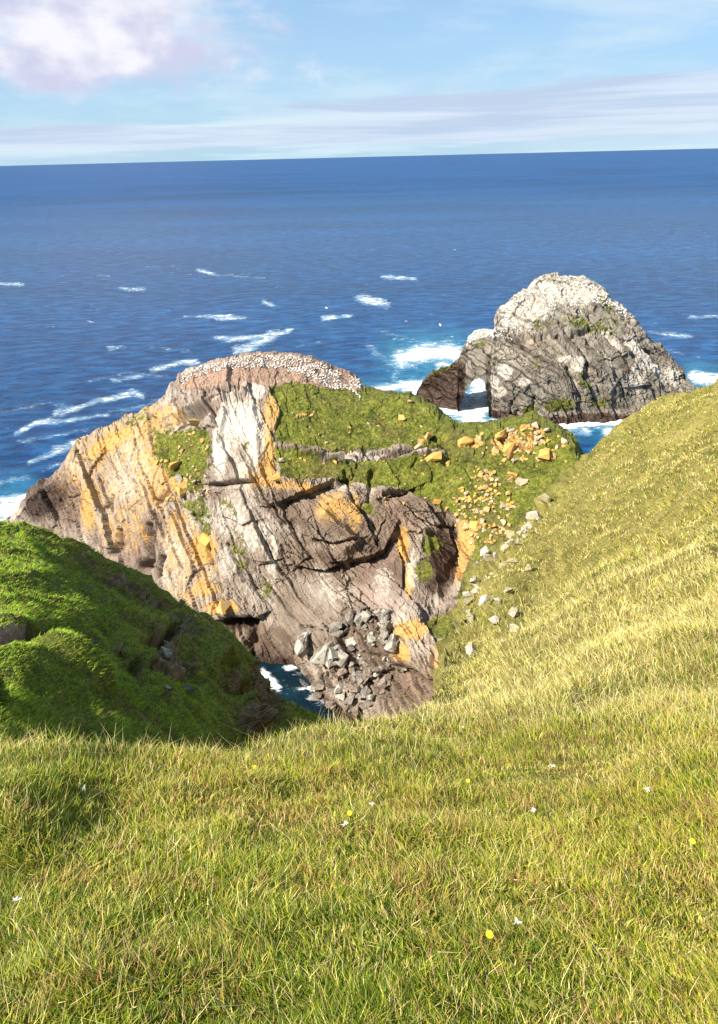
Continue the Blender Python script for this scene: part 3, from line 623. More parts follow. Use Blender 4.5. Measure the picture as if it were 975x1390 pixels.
# ------------------------------------------------------------------ sea stack with its arch
SR = [(562, 548), (566, 530), (574, 519), (586, 508), (602, 498), (620, 489), (628, 474), (636, 457), (645, 449), (664, 446), (670, 448), (674, 430), (690, 418), (703, 404), (722, 393), (732, 381), (745, 377), (790, 377), (800, 384), (822, 400), (846, 420), (864, 438), (884, 458), (905, 480), (926, 500), (942, 520), (950, 540)]
SB = [(562, 575), (621, 590), (624, 556), (630, 538), (636, 525), (643, 516), (650, 513), (656, 516), (660, 525), (663, 547), (667, 600), (950, 600)]
SC = [(562, 548, sd1(575, 550)), (590, 552, sd1(590, 552)), (620, 545, sd1(620, 556)), (600, 500, 300), (640, 450, 305), (640, 500, 293), (664, 450, 306), (665, 565, sd1(665, 565)), (700, 572, sd1(700, 573)), (755, 579, sd1(755, 579)), (800, 570, sd1(800, 572)), (840, 570, sd1(840, 570)), (700, 500, 286), (750, 500, 287),
      (700, 410, 312), (745, 378, 318), (790, 378, 320), (750, 440, 300), (800, 440, 306), (850, 430, 316), (850, 500, 296), (900, 480, 318), (900, 530, 306), (942, 525, 322), (950, 590, 300), (690, 450, 300), (800, 500, 290)]
spx_ = np.arange(562, 950.1, 0.9)
def sback(t, px, d, z, zb):
    wd = np.interp(px, [562, 580, 620, 660, 680, 750, 850, 930, 950], [4, 12, 14, 16, 30, 46, 40, 14, 4])
    zbk = np.where(zb < 1, -8, zb + 2)
    return wd * np.sin(t * math.pi / 2) ** 0.9, z + (zbk - z) * t ** 1.8
SL = Loft(spx_, SR, SB, rbf(SC), 210, (60, sback), close=True)
p0 = SL.flat().copy(); PXf, PYf = SL.PX.ravel(), SL.PY.ravel(); nrm0 = SL.normals()
th = np.radians(np.interp(PXf, [560, 660, 740, 800, 940], [30, 35, 40, 62, 60])); dz = p0[:, 2] - 20
strat = np.stack([(p0[:, 0] - 60) * np.cos(th) - dz * np.sin(th), (p0[:, 0] - 60) * np.sin(th) + dz * np.cos(th), p0[:, 1] - 300], -1)
sw = strat + np.stack([fbm(p0, 9, 3, 160), fbm(p0, 9, 3, 163), fbm(p0, 9, 3, 166)], -1) * 3
f1, c1 = facets(sw, np.array([26.0, 8.0, 14.0]), 170); f2, c2 = facets(sw, np.array([12, 3.0, 6]), 180); f3, c3 = facets(sw, np.array([4, 1.2, 2.6]), 190)
edge = np.clip(np.minimum(PXf - 562, 950 - PXf) / 25, 0, 1)
arch = np.exp(-((PXf - 645) / 24) ** 2)
relS = np.zeros(len(p0))
for pts, hw, dm in [([(780, 455), (800, 450)], 5, 3), ([(760, 440), (790, 470), (800, 500)], 3, 2), ([(700, 460), (740, 455)], 4, 2), ([(770, 500), (790, 540)], 3, 2.5), ([(725, 540), (722, 570)], 2.5, 2), ([(694, 545), (694, 568)], 1.5, 2), ([(800, 430), (835, 470)], 2.5, 2), ([(690, 455), (740, 470), (780, 500)], 3, 1.5)]:
    relS += dm * np.exp(-(seg_dist(PXf, PYf, pts) / hw) ** 2)
sn_ = sw.copy(); sw = sw + np.stack([fbm(p0, 3, 3, 61), fbm(p0, 2.4, 3, 64), 0 * PXf], -1) * np.array([0.9, 0.6, 0])
b1, q1, e1 = bricks(sw[:, 0], sw[:, 1] + sw[:, 2] * .3, 22.0, 7.5, 171); b2, q2, e2 = bricks(sw[:, 0], sw[:, 1] + sw[:, 2] * .3, 9, 2.6, 181); b3, q3, e3 = bricks(sw[:, 0], sw[:, 1] - sw[:, 2] * .2, 3.6, 1.1, 191)
toneS = 0.45 * q1 + 0.35 * q2 + 0.2 * q3; crkS = np.maximum(np.clip(1 - e1 / 0.35, 0, 1), np.clip(1 - e2 / .22, 0, 1) * (q1 > .4) * .8)
h = (b1 * 1.3 + b2 * 0.6 + b3 * 0.3 + f1 * 0.8 + f2 * 0.5 - 0.45 * crkS + fbm(p0, 2.2, 5, 199, 0.62) * 0.75) * (0.25 + 0.75 * edge) * (1 - 0.6 * arch) - relS
sw = sn_
SL.displace(h, nrm0); SL.N = SL.normals()
me = SL.mesh('sea_stack')
zz = p0[:, 2]
whiteS = np.maximum.reduce([poly_mask(PXf, PYf, [(668, 450), (674, 428), (700, 400), (730, 374), (800, 372), (850, 418), (838, 420), (815, 408), (790, 425), (760, 420), (740, 440), (715, 448), (690, 450)], 16) * 0.76,
    poly_mask(PXf, PYf, [(632, 462), (640, 446), (672, 444), (668, 455), (648, 462)], 5),
    blob_mask(PXf, PYf, [(685, 505, 12, 12, 0, .8), (670, 520, 8, 16, 0, .7), (680, 532, 10, 8, 0, .75), (712, 518, 10, 6, 0, .8), (765, 488, 11, 5, 0, .85), (785, 495, 12, 14, -20, .7), (780, 520, 14, 6, 40, .55), (860, 470, 20, 10, 45, .7), (880, 490, 30, 10, 45, .75), (865, 510, 16, 30, 10, .55), (912, 510, 26, 14, 40, .6), (830, 460, 8, 30, -35, .5), (700, 425, 20, 16, 0, .8), (826, 495, 6, 20, -20, .5)])])
greenS = blob_mask(PXf, PYf, [(815, 410, 26, 8, 45, .62), (740, 440, 26, 8, 0, .5), (795, 440, 40, 10, 10, .6), (720, 560, 16, 12, 0, .7), (760, 550, 26, 12, 0, .75), (815, 545, 26, 10, 0, .62), (650, 460, 12, 14, 0, .6), (600, 500, 26, 8, -25, .62), (835, 440, 20, 26, 40, .5), (730, 492, 10, 14, 0, .55), (790, 515, 10, 26, -35, .6), (668, 490, 6, 16, 0, .6)])
darkS = np.maximum.reduce([np.clip((5.5 - zz + fbm(p0, 8, 2, 5) * 2) / 4, 0, 1), np.where(PXf < 632, 0.9, 0) * np.clip((24 - zz) / 6, 0, 1), blob_mask(PXf, PYf, [(700, 465, 20, 10, 30, .5), (775, 460, 16, 8, 0, .5)])])
purS = blob_mask(PXf, PYf, [(710, 480, 30, 40, 20, .3), (720, 465, 34, 10, 30, .45), (740, 400, 30, 10, 0, .4)]) + 0.8 * np.clip((6 - zz) / 3, 0, 1) * (zz > 2.5)
set_attr(me, 'block', np.stack([toneS, crkS, 0 * toneS], -1)); set_attr(me, 'mask_a', np.stack([0.86 * greenS * (whiteS < 0.6), 0 * greenS, whiteS], -1)); set_attr(me, 'mask_b', np.stack([0 * darkS, darkS, np.clip(purS, 0, 1)], -1)); set_attr(me, 'strata', sw, 'FLOAT_VECTOR')
stack = tag(link('sea_stack', me, M_stack), 'rock sea stack whitened by birds with an arch, standing in surf', 'sea stack')

# ------------------------------------------------------------------ left bank
BR = [(-900, 640), (-300, 690), (-60, 704), (0, 709), (40, 713), (75, 727), (110, 741), (150, 757), (185, 779), (215, 800), (245, 822), (275, 838), (305, 858), (328, 882), (345, 905), (362, 928), (380, 948), (405, 956), (432, 966), (455, 992), (480, 1030), (520, 1090)]
BB = [(-900, 1150), (0, 1160), (300, 1180), (520, 1200)]
BC = [(-900, 1150, 12), (-900, 640, 60), (-300, 1150, 10), (-300, 690, 45), (-300, 900, 22), (0, 1160, 9), (0, 1000, 13), (0, 860, 19), (0, 780, 27), (0, 709, 39), (100, 1000, 14.5), (100, 860, 22), (100, 741, 41), (150, 930, 19.5), (200, 1020, 15), (200, 900, 23), (200, 790, 41),
      (250, 1000, 18), (250, 900, 26), (260, 830, 40), (300, 1000, 20), (300, 920, 29), (305, 860, 40), (345, 905, 41), (340, 1000, 26), (370, 1000, 31), (380, 948, 43), (400, 1010, 33), (432, 966, 42), (430, 1030, 33), (300, 1180, 10), (520, 1200, 14), (520, 1090, 30), (460, 1050, 32)]
bpx = np.r_[np.arange(-900, -120, 12.0), np.arange(-120, 520, 1.6)]
def bback(t, px, d, z, zb):
    return 1.0 * t + 62 * t ** 1.5, z - (z + 9) * t ** 1.25
BL = Loft(bpx, BR, BB, rbf(BC), 300, (24, bback))
p0 = BL.flat().copy(); PXf, PYf = BL.PX.ravel(), BL.PY.ravel(); nrm0 = BL.normals()
j = fbm(p0, 2.5, 3, 240) * 8
earth = np.maximum.reduce([blob_mask(PXf + j, PYf + j * .7, [(12, 862, 44, 14, 10, .95), (215, 862, 14, 12, 0, .8), (245, 905, 22, 18, 0, .75), (222, 890, 16, 30, 35, .8), (300, 885, 26, 8, 45, .8), (360, 950, 22, 34, -20, .9), (330, 985, 20, 24, 0, .8), (190, 915, 8, 12, 0, .8), (130, 765, 46, 5, 25, .62), (250, 860, 8, 26, -20, .62), (0, 930, 10, 22, 0, .7), (230, 830, 30, 6, 30, .5),
                                                     (345, 920, 14, 20, 0, .75), (180, 800, 46, 6, 30, .8), (120, 775, 40, 5, 25, .75), (270, 850, 14, 6, 50, .8), (215, 820, 20, 5, 20, .75), (160, 880, 14, 8, 30, .7), (60, 830, 24, 4, 5, .6), (230, 960, 22, 6, 20, .7), (310, 930, 16, 20, 0, .75), (90, 900, 8, 8, 0, .6)])])
relB = np.zeros(len(p0))
for pts, hw, dm in [([(-20, 868), (25, 870), (60, 862)], 10, 0.75), ([(200, 872), (230, 862), (245, 850)], 6, 1.0), ([(215, 905), (240, 925), (262, 930)], 7, 0.8), ([(186, 900), (192, 925)], 5, 1.0), ([(285, 880), (320, 905)], 5, 1.1), ([(330, 940), (352, 985)], 9, 1.2),
                    ([(365, 940), (385, 985)], 5, 1.0), ([(110, 768), (150, 790)], 4, 0.8), ([(110, 800), (170, 890), (200, 960)], 12, 0.25), ([(0, 925), (5, 950)], 7, 0.7), ([(320, 960), (330, 1000)], 8, -0.8), ([(250, 850), (275, 870), (290, 900)], 8, -0.7), ([(60, 880), (130, 940)], 16, -0.4)]:
    relB += dm * np.exp(-(seg_dist(PXf + j * .5, PYf + j * .4, pts) / hw) ** 2)
f2, c2 = facets(p0, np.array([1.3, 1.3, 0.7]), 260); f3, _ = facets(p0, np.array([.5, .5, .3]), 270)
es = np.clip((earth - 0.35) * 4, 0, 1)
h = (fbm(p0, 4.2, 4, 280) * 0.5 + fbm(p0, 0.9, 3, 285) * 0.16 + fbm(p0 * np.array([1, 1, 2.2]), 1.6, 3, 287, 0.5, True) * 0.16) * (1 - 0.3 * es) + es * (f2 * 0.24 + f3 * 0.16) * np.clip((PXf - 90) / 60, 0.12, 1) - relB
far = np.linalg.norm(p0[:, :2], axis=1); h = h * np.clip(far / 18, 0.5, 1.4)
BL.displace(h, nrm0); BL.N = BL.normals()
me = BL.mesh('grassy_bank', False)
set_attr(me, 'block', np.full((len(p0), 3), .5) * C_([1, 0, 0])); set_attr(me, 'mask_a', np.stack([np.clip(1.15 - earth * 1.2, 0, 1), 0 * earth, blob_mask(PXf, PYf, [(385, 960, 6, 14, 0, .3)])], -1)); set_attr(me, 'mask_b', np.stack([blob_mask(PXf, PYf, [(20, 862, 30, 14, 0, 1)]) * .9, 0 * earth, earth * 0.4], -1)); set_attr(me, 'strata', p0, 'FLOAT_VECTOR')
tag(link('grassy_bank', me, M_bank), 'shaded dark green bank dropping to the cove on the left', kind='structure')

# ------------------------------------------------------------------ near hillside
GR = [(-900, 960), (-300, 1000), (0, 1004), (60, 1008), (150, 1012), (230, 1014), (320, 1010), (360, 1000), (400, 992), (440, 984), (480, 982), (520, 976), (560, 966), (585, 952), (598, 930), (606, 900), (620, 868), (634, 838), (650, 806), (664, 776), (680, 748), (700, 716), (722, 698), (742, 680), (764, 655), (786, 628), (806, 606), (830, 588), (850, 570), (868, 556), (900, 541), (940, 528), (975, 514), (1100, 480), (1400, 430), (1900, 400)]
GC = [(-900, 1390, 1.7), (-900, 960, 6.5), (-300, 1390, 1.6), (-300, 1000, 4.8), (0, 1390, 1.4), (0, 1200, 1.98), (0, 1100, 2.75), (0, 1004, 4.3), (240, 1200, 2.0), (240, 1100, 2.75), (230, 1014, 4.3), (487, 1390, 1.35), (487, 1200, 2.0), (487, 1100, 2.8), (440, 985, 5.2), (520, 1020, 4.2), (520, 978, 6.5), (560, 966, 8.5), (598, 940, 14), (600, 990, 6.2),
      (606, 900, 22), (620, 868, 27), (640, 890, 22), (650, 806, 38), (680, 748, 48), (700, 1000, 5.2), (700, 950, 7.6), (700, 880, 14.5), (700, 800, 29), (710, 716, 58), (742, 680, 64), (786, 628, 70), (800, 1000, 5.0), (800, 950, 6.6), (800, 850, 14), (800, 750, 28), (800, 670, 50), (850, 570, 72), (868, 556, 72), (868, 650, 42),
      (975, 1390, 1.35), (975, 1200, 2.1), (975, 1100, 3.0), (975, 1000, 4.5), (975, 950, 5.9), (975, 900, 7.8), (975, 800, 13), (975, 700, 22), (975, 600, 38), (975, 514, 62), (1400, 1390, 1.5), (1400, 1000, 4.6), (1400, 700, 18), (1400, 430, 60), (1900, 1390, 1.6), (1900, 900, 6), (1900, 400, 50),
      (487, 2400, 0.15), (-900, 2400, 0.2), (1900, 2400, 0.2), (487, 1700, 0.78), (0, 1700, 0.8), (975, 1700, 0.8)]
def plane_d(px, py):
    v_ = ray(float(px), float(py)); return 1.6 / max(-v_[2] - 0.55 * v_[1], 0.12) * math.hypot(v_[0], v_[1])
GC = [(a_, b_, plane_d(a_, b_)) if (b_ >= 1200 or (a_ < -10 and b_ > 950)) else (a_, b_, d_) for a_, b_, d_ in GC]
gpx = np.r_[np.arange(-900, -60, 12.0), np.arange(-60, 1040, 2.2), np.arange(1040, 1900, 12.0)]
def gback(t, px, d, z, zb):
    k = np.interp(px, [500, 640, 800, 975], [1.25, 1.3, 1.5, 1.2])
    drop = z + 9; ru = drop / k
    return ru * t ** 1.6 + d * 0.10 * t ** 0.5, z - drop * t ** 1.45
GL = Loft(gpx, GR, [(-900, 2400), (1900, 2400)], rbf(GC), 420, (40, gback), rowpow=0.62)
p0 = GL.flat().copy(); PXf, PYf = GL.PX.ravel(), GL.PY.ravel(); nrm0 = GL.normals()
rr_ = np.linalg.norm(p0[:, :2], axis=1)
lump = fbm(p0, 1.1, 3, 300) * 0.09 + fbm(p0, 0.35, 3, 305) * 0.035
edgeR = np.clip(1 - (PXf - np.interp(PYf, GL.rim[::-1], GL.px[::-1])) / 45, 0, 1) * (PYf > 640) * (PYf < 900) * (PXf > 590)
lumpf = (facets(p0, np.array([2.6, 2.6, 1.5]), 330)[0] * 0.7 + fbm(p0, 1.5, 3, 335) * 0.5) * edgeR + fbm(p0, 7, 4, 310) * 1.0 + fbm(p0 * np.array([1, 1, 1.5]), 1.8, 3, 315, 0.6, True) * 0.42
wf = np.clip((rr_ - 5) / 25, 0, 1)
step = np.zeros(len(p0))
for pts, hw, dm in [([(790, 955), (860, 935), (940, 930), (1000, 935)], 10, -0.25), ([(800, 905), (880, 880), (975, 885)], 16, 0.16), ([(700, 900), (800, 850), (900, 800), (975, 770)], 16, 0.35), ([(690, 860), (720, 800), (760, 760)], 12, -0.6), ([(672, 745), (700, 720)], 8, -0.7), ([(735, 810), (770, 780)], 14, -0.6), ([(860, 575), (870, 590)], 6, -0.8)]:
    step += dm * np.exp(-(seg_dist(PXf, PYf, pts) / hw) ** 2)
GL.displace(lump * (1 - wf) + lumpf * wf + step * np.clip(rr_ / 6, 0, 1.2), nrm0); GL.N = GL.normals()
# extend behind the viewer
me = GL.mesh('hillside', True)
hill = tag(link('hillside', me, M_soil), 'sunlit grassy clifftop slope of the foreground rising to the right', kind='structure')
bk = new_mesh('ground', np.array([[-60, 0.25, 97.9], [60, 0.25, 97.9], [60, -60, 98.3], [-60, -60, 98.3]]), np.array([[3, 2, 1, 0]]))
tag(link('ground', bk, M_soil), 'grass ground behind the viewpoint', kind='structure')

# ------------------------------------------------------------------ grass blades
def blades(name, loft, px, py, length, width, tintf, lean, up_mix=0.55, label=None, seg3=True):
    p, nn_, ok = loft.sample(px, py); p = p[ok]; nn_ = nn_[ok]; N = len(p)
    nn_ *= np.sign(nn_[:, 2:3] + 1e-9)
    d = np.linalg.norm(p[:, :2], axis=1)
    Lb = length(p, d, px[ok], py[ok]); Wb = width(d)
    up = nn_ * (1 - up_mix) + np.array([0, 0, up_mix]); up /= np.linalg.norm(up, axis=1, keepdims=True)
    a = rng.uniform(0, 2 * math.pi, N); ld = lean(p, d, px[ok], py[ok])
    rl = np.stack([np.cos(a), np.sin(a), 0 * a], -1) * rng.uniform(0.1, 0.75, N)[:, None]
    ld = ld + rl
    b = rng.uniform(0, 2 * math.pi, N) ; side = np.stack([np.cos(b), np.sin(b) * 0.5, 0 * b], -1); side /= np.linalg.norm(side, axis=1, keepdims=True)
    base = p - up * 0.02 * Lb[:, None] / 0.1 * 0.3
    m1 = p + (up + ld * 0.35) * (Lb * 0.45)[:, None]
    tip = p + (up * 0.92 + ld * 1.15) * (Lb * rng.uniform(0.75, 1.1, N))[:, None]
    hw = side * (Wb / 2)[:, None]
    V = np.stack([base - hw, base + hw, m1 + hw * 0.85, m1 - hw * 0.85, tip], 1).reshape(-1, 3)
    o = np.arange(N)[:, None] * 5
    me = new_mesh(name, V, [o + np.array([[0, 1, 2, 3]]), o + np.array([[3, 2, 4]])], True)
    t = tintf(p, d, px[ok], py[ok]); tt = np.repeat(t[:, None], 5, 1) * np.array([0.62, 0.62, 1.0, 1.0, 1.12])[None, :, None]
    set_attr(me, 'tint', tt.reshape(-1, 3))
    return link(name, me, M_blade)

C = lambda *q: np.array(q)
GREEN, LIME, DRY, STRAW, RUST, DEEP = C(.17, .24, .016), C(.42, .44, .035), C(.55, .44, .12), C(.82, .69, .32), C(.42, .235, .095), C(.065, .11, .010)
def pick(wts, cols):
    wts = np.maximum(np.stack(wts, -1), 0); wts /= wts.sum(-1, keepdims=True); cum = np.cumsum(wts, -1); r = rng.random(len(wts))[:, None]
    return np.array(cols)[(r > cum[:, :-1]).sum(-1)] * rng.uniform(0.75, 1.25, len(wts))[:, None]
def hill_tint(p, d, px, py):
    a = fbm(p, 0.9, 3, 400) + (fbm(p, 9, 3, 404)) * np.clip(d / 12, 0, 1); b = fbm(p, 0.55, 3, 410); c_ = fbm(p, 0.22, 2, 420)
    far = np.clip((d - 5) / 9, 0, 1); rgt = np.clip((px - 560) / 200, 0, 1)
    st = blob_mask(px, py, [(820, 880, 150, 45, -15, 1), (720, 930, 120, 26, -10, .9), (560, 965, 90, 14, -12, .9), (900, 800, 120, 30, -25, .8), (420, 1000, 90, 14, -5, .5), (140, 1010, 150, 10, 0, .5), (850, 1040, 90, 26, -10, .5), (250, 1010, 60, 12, 0, .7)])
    rs = blob_mask(px, py, [(870, 660, 60, 40, 0, .6), (800, 700, 60, 40, 40, .45), (710, 760, 40, 40, 0, .6), (900, 730, 80, 24, -20, .5), (940, 640, 40, 40, 0, .5)])
    lush = blob_mask(px, py, [(500, 1180, 500, 90, 0, .25), (900, 970, 120, 18, -6, .8), (700, 1010, 200, 16, -10, .6)])
    g = 0.75 - 0.35 * far + 0.9 * np.maximum(-a, -0.3) + 0.5 * lush; lm = 0.8 + 0.8 * a - 0.25 * far
    dr = 0.42 + 0.9 * b + 0.55 * far + 0.2 * rgt; sw_ = 0.10 + 0.35 * np.maximum(b, 0) + 2.2 * st * (0.5 + far * .5) + 0.35 * far
    ru = 0.26 + 1.5 * np.maximum(c_ + 0.1, 0) * np.clip(1 - far, 0.2, 1) + 1.1 * rs * np.clip(c_ + .7, 0, 1)
    pt = fbm(p, 1.6, 2, 460) * np.clip(1 - far, 0, 1) + fbm(p, 3.5, 3, 465) * far
    dr = dr + far * 0.35 + np.maximum(pt, 0) * 1.2; sw_ = sw_ + far * rgt * 1.2; lm = lm + far * .3; g = g + np.maximum(-pt, 0) * 1.5; ru = ru + 0.9 * np.maximum(pt - .15, 0)
    return pick([g, lm, dr, sw_, ru, 0.32 + 1.2 * np.maximum(-pt, 0) * (1 - 0.6 * far)], [GREEN, LIME, DRY, STRAW, RUST, DEEP])
def hill_len(p, d, px, py):
    tuft = 1 + 1.0 * np.maximum(fbm(p / np.interp(d, [0, 6, 40], [1, 1, 3])[:, None], 0.4, 2, 430), -0.4)
    ln = np.interp(d, [0, 2, 4, 6, 10, 20, 40, 80], [.048, .054, .074, .095, .14, .17, .19, .21]); rim = np.interp(px, GL.px, GL.rim)
    mown = blob_mask(px, py, [(790, 1050, 120, 26, -12, .55), (940, 1230, 60, 60, 0, .5)])
    return ln * tuft * rng.uniform(0.55, 1.35, len(d)) * 1.0 * (1 - mown)
def hill_w(d): return np.maximum(0.0042, d / 975 * 0.95) * rng.uniform(0.6, 1.4, len(d))
def hill_lean(p, d, px, py):
    q_ = p / np.interp(d, [0, 5, 20, 60], [.22, .35, .9, 1.8])[:, None]
    a = fbm(q_, 1.0, 2, 440) * 3.2; b = fbm(q_, 1.0, 2, 447) * 1.6; s_ = 0.35 + 0.3 * np.clip((d - 5) / 10, 0, 1)
    return np.stack([(-0.25 + a * .6) * s_, b * s_, -0.25 * s_ + 0 * a], -1)
def scat(n_, x0, x1, y0, y1): return rng.uniform(x0, x1, n_), rng.uniform(y0, y1, n_)
ax, ay = scat(430000, -40, 1015, 500, 1440)
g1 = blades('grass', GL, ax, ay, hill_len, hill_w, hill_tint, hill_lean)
tag(g1, 'tall sunlit green and straw grass covering the foreground and right slope', 'grass', kind='stuff')
ax = np.r_[rng.uniform(-500, -40, 26000), rng.uniform(1015, 1500, 30000)]; ay = rng.uniform(440, 1600, len(ax))
ax = np.r_[ax, rng.uniform(-200, 1200, 12000)]; ay = np.r_[ay, rng.uniform(1440, 1900, 12000)]
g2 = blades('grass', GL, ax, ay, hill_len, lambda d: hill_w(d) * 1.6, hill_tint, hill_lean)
tag(g2, 'grass at the edges of the clifftop slope', 'grass', kind='stuff')
def straw_len(p, d, px, py): return np.interp(d, [0, 3, 6, 20], [.07, .10, .17, .28]) * rng.uniform(0.6, 1.4, len(d))
ax = np.r_[rng.uniform(-40, 640, 900), rng.uniform(-40, 1015, 3500), rng.uniform(560, 1000, 9000)]; ay = np.r_[rng.uniform(985, 1035, 900), rng.uniform(1000, 1440, 3500), rng.uniform(780, 990, 9000)]
g3 = blades('dry_grass', GL, ax, ay, straw_len, lambda d: np.maximum(0.0018, d / 975 * 0.55), lambda p, d, px, py: pick([1 + 0 * d, .5 + 0 * d], [STRAW, STRAW * .75]), lambda p, d, px, py: rng.normal(0, 0.45, (len(d), 3)) * C(1, 1, .3) + C(-.2, 0, 0))
tag(g3, 'thin bleached straw stalks standing above the green grass', 'grass', kind='stuff')
def bank_tint(p, d, px, py):
    a = fbm(p, 3.0, 3, 500); b = fbm(p, 1.2, 3, 505)
    br = blob_mask(px, py, [(140, 775, 80, 18, 30, 1), (230, 850, 80, 40, 40, .8), (60, 980, 90, 30, 0, .3), (330, 930, 50, 50, 0, .6)])
    return pick([1.0 + 1.5 * a + .8 * (px < 180), .8 + a, .15 + .6 * np.maximum(b, 0) + 1.6 * br, .5 - a + .8 * br, .06 + .9 * br], [C(.24, .40, .018), C(.38, .48, .03), C(.42, .34, .08), DEEP * 1.7, RUST * 1.1])
ax, ay = scat(120000, -60, 470, 690, 1060)
em = np.interp(ax, BL.px, BL.rim)
eb = blob_mask(ax, ay, [(20, 864, 30, 9, 5, 1), (240, 905, 22, 14, 0, .8), (224, 895, 14, 26, 35, .7), (300, 885, 24, 6, 45, .8), (358, 955, 16, 30, -20, .9), (330, 985, 16, 22, 0, .8), (215, 868, 10, 7, 0, 1), (190, 912, 6, 10, 0, 1), (180, 800, 46, 4, 30, .8), (120, 775, 40, 4, 25, .7), (270, 850, 12, 5, 50, .8), (310, 930, 16, 18, 0, .8), (230, 960, 20, 5, 20, .7)])
bj_ = fbm(np.stack([ax / 12, ay / 12, 0 * ax], -1), 1.0, 3, 555)
k_ = (rng.random(len(ax)) > eb * 0.97) & (bj_ > -0.42)
g4 = blades('bank_grass', BL, ax[k_], ay[k_], lambda p, d, px, py: np.interp(d, [10, 20, 45], [.09, .12, .20]) * (1 + .6 * fbm(p, 1.4, 2, 510)) * rng.uniform(.6, 1.3, len(d)), lambda d: d / 975 * 0.95 * rng.uniform(.7, 1.3, len(d)), bank_tint,
            lambda p, d, px, py: C(.35, .25, -.3)[None] * (1 + fbm(p, 2, 2, 520))[:, None], 0.35)
tag(g4, 'short shaded dark green grass on the left bank', 'grass', kind='stuff')

# ------------------------------------------------------------------ rocks
def bvh_of(o):
    m = o.data; n_ = len(m.vertices); co_ = np.empty(n_ * 3, np.float32); m.vertices.foreach_get('co', co_)
    vs = [Vector(q) for q in co_.reshape(-1, 3).tolist()]; ix = np.empty(len(m.loops), np.int32); m.loops.foreach_get('vertex_index', ix)
    return BVHTree.FromPolygons(vs, ix.reshape(-1, 4).tolist())
def hit(loft, px, py):
    p, n_, ok = loft.sample(np.array([float(px)]), np.array([float(py)]))
    nn_ = n_[0] / (np.linalg.norm(n_[0]) + 1e-9)
    if nn_[2] < 0 and nn_[1] > 0: nn_ = -nn_
    return Vector(p[0]), Vector(nn_), bool(ok[0])

rnd = random.Random(11)
def rock_mesh(seed, sx, sy, sz, npt=11, name='rock', rough=0.05):
    r = random.Random(seed); bm = bmesh.new()
    for _ in range(npt):
        v_ = Vector((r.gauss(0, 1), r.gauss(0, 1), r.gauss(0, 1))).normalized(); k = r.uniform(0.8, 1.05)
        m_ = max(abs(v_.x), abs(v_.y), abs(v_.z)); v_ = v_ * (0.25 + 0.75 / m_) * k * 0.9
        bm.verts.new((v_.x * sx / 2, v_.y * sy / 2, v_.z * sz / 2))
    res = bmesh.ops.convex_hull(bm, input=bm.verts)
    bmesh.ops.delete(bm, geom=list({g for g in res['geom_interior'] + res['geom_unused'] if isinstance(g, bmesh.types.BMVert)}), context='VERTS')
    bmesh.ops.dissolve_limit(bm, angle_limit=math.radians(14), verts=bm.verts, edges=bm.edges)
    bmesh.ops.bevel(bm, geom=bm.edges[:], offset=min(sx, sy, sz) * 0.025, segments=1, affect='EDGES', clamp_overlap=True)
    bmesh.ops.triangulate(bm, faces=bm.faces)
    bmesh.ops.subdivide_edges(bm, edges=bm.edges, cuts=1)
    s_ = min(sx, sy, sz)
    for v_ in bm.verts: v_.co += Vector((r.uniform(-1, 1), r.uniform(-1, 1), r.uniform(-1, 1))) * s_ * rough * 0.5
    bm.normal_update(); m_ = bpy.data.meshes.new(name); bm.to_mesh(m_); bm.free()
    return m_

def place_rock(loft, name, label, cat, px, py, wpx, asp, seed, mt, group=None, sink=0.25, tall=0.7, rz=None, flat=False):
    p, nn_, ok = hit(loft, px, py)
    if not ok: return None
    d = (p - Vector((0, 0, EYE))).length; s_ = wpx * 1.32 / 975 * d
    m_ = rock_mesh(seed, s_, s_ * asp, s_ * tall, name=name)
    o = link(name, m_, mt)
    r = random.Random(seed * 7 + 1)
    up = (nn_ * (0.8 if flat else 0.5) + Vector((0, 0, 0.5)) + Vector((r.uniform(-.3, .3), r.uniform(-.3, .3), 0)) * (1 if not flat else .4)).normalized()
    q_ = up.to_track_quat('Z', 'Y').to_matrix().to_4x4() @ Matrix.Rotation(r.uniform(0, 6.28) if rz is None else rz, 4, 'Z')
    q_.translation = p + nn_ * s_ * tall * (0.5 - sink)
    o.matrix_world = q_
    tag(o, label, cat, group)
    return o

# orange scree on the saddle of the headland
scree = [(628, 655), (650, 632), (672, 640), (680, 668), (700, 680), (690, 720), (672, 745), (640, 735), (616, 712), (612, 690), (625, 672)]
k = 0; tries = 0
while k < 210 and tries < 4000:
    tries += 1
    a, b = rnd.uniform(605, 705), rnd.uniform(630, 748)
    if poly_mask(np.array([a]), np.array([b]), scree, 6)[0] < rnd.random() * 0.9 + 0.1: continue
    sz = rnd.choice([3, 3.5, 4, 4.5, 5, 6, 7.5, 9])
    if place_rock(HL, 'scree_rock', 'orange lichened rock in the ' + ('upper scree just below the knob' if b < 672 else 'middle of the scree on the green saddle' if b < 708 else 'foot of the scree above the gully'), 'rock', a, b, sz, rnd.uniform(.6, 1), 1000 + k, M_orange, 'orange scree rocks on the headland saddle', 0.3, rnd.uniform(.45, .8)): k += 1
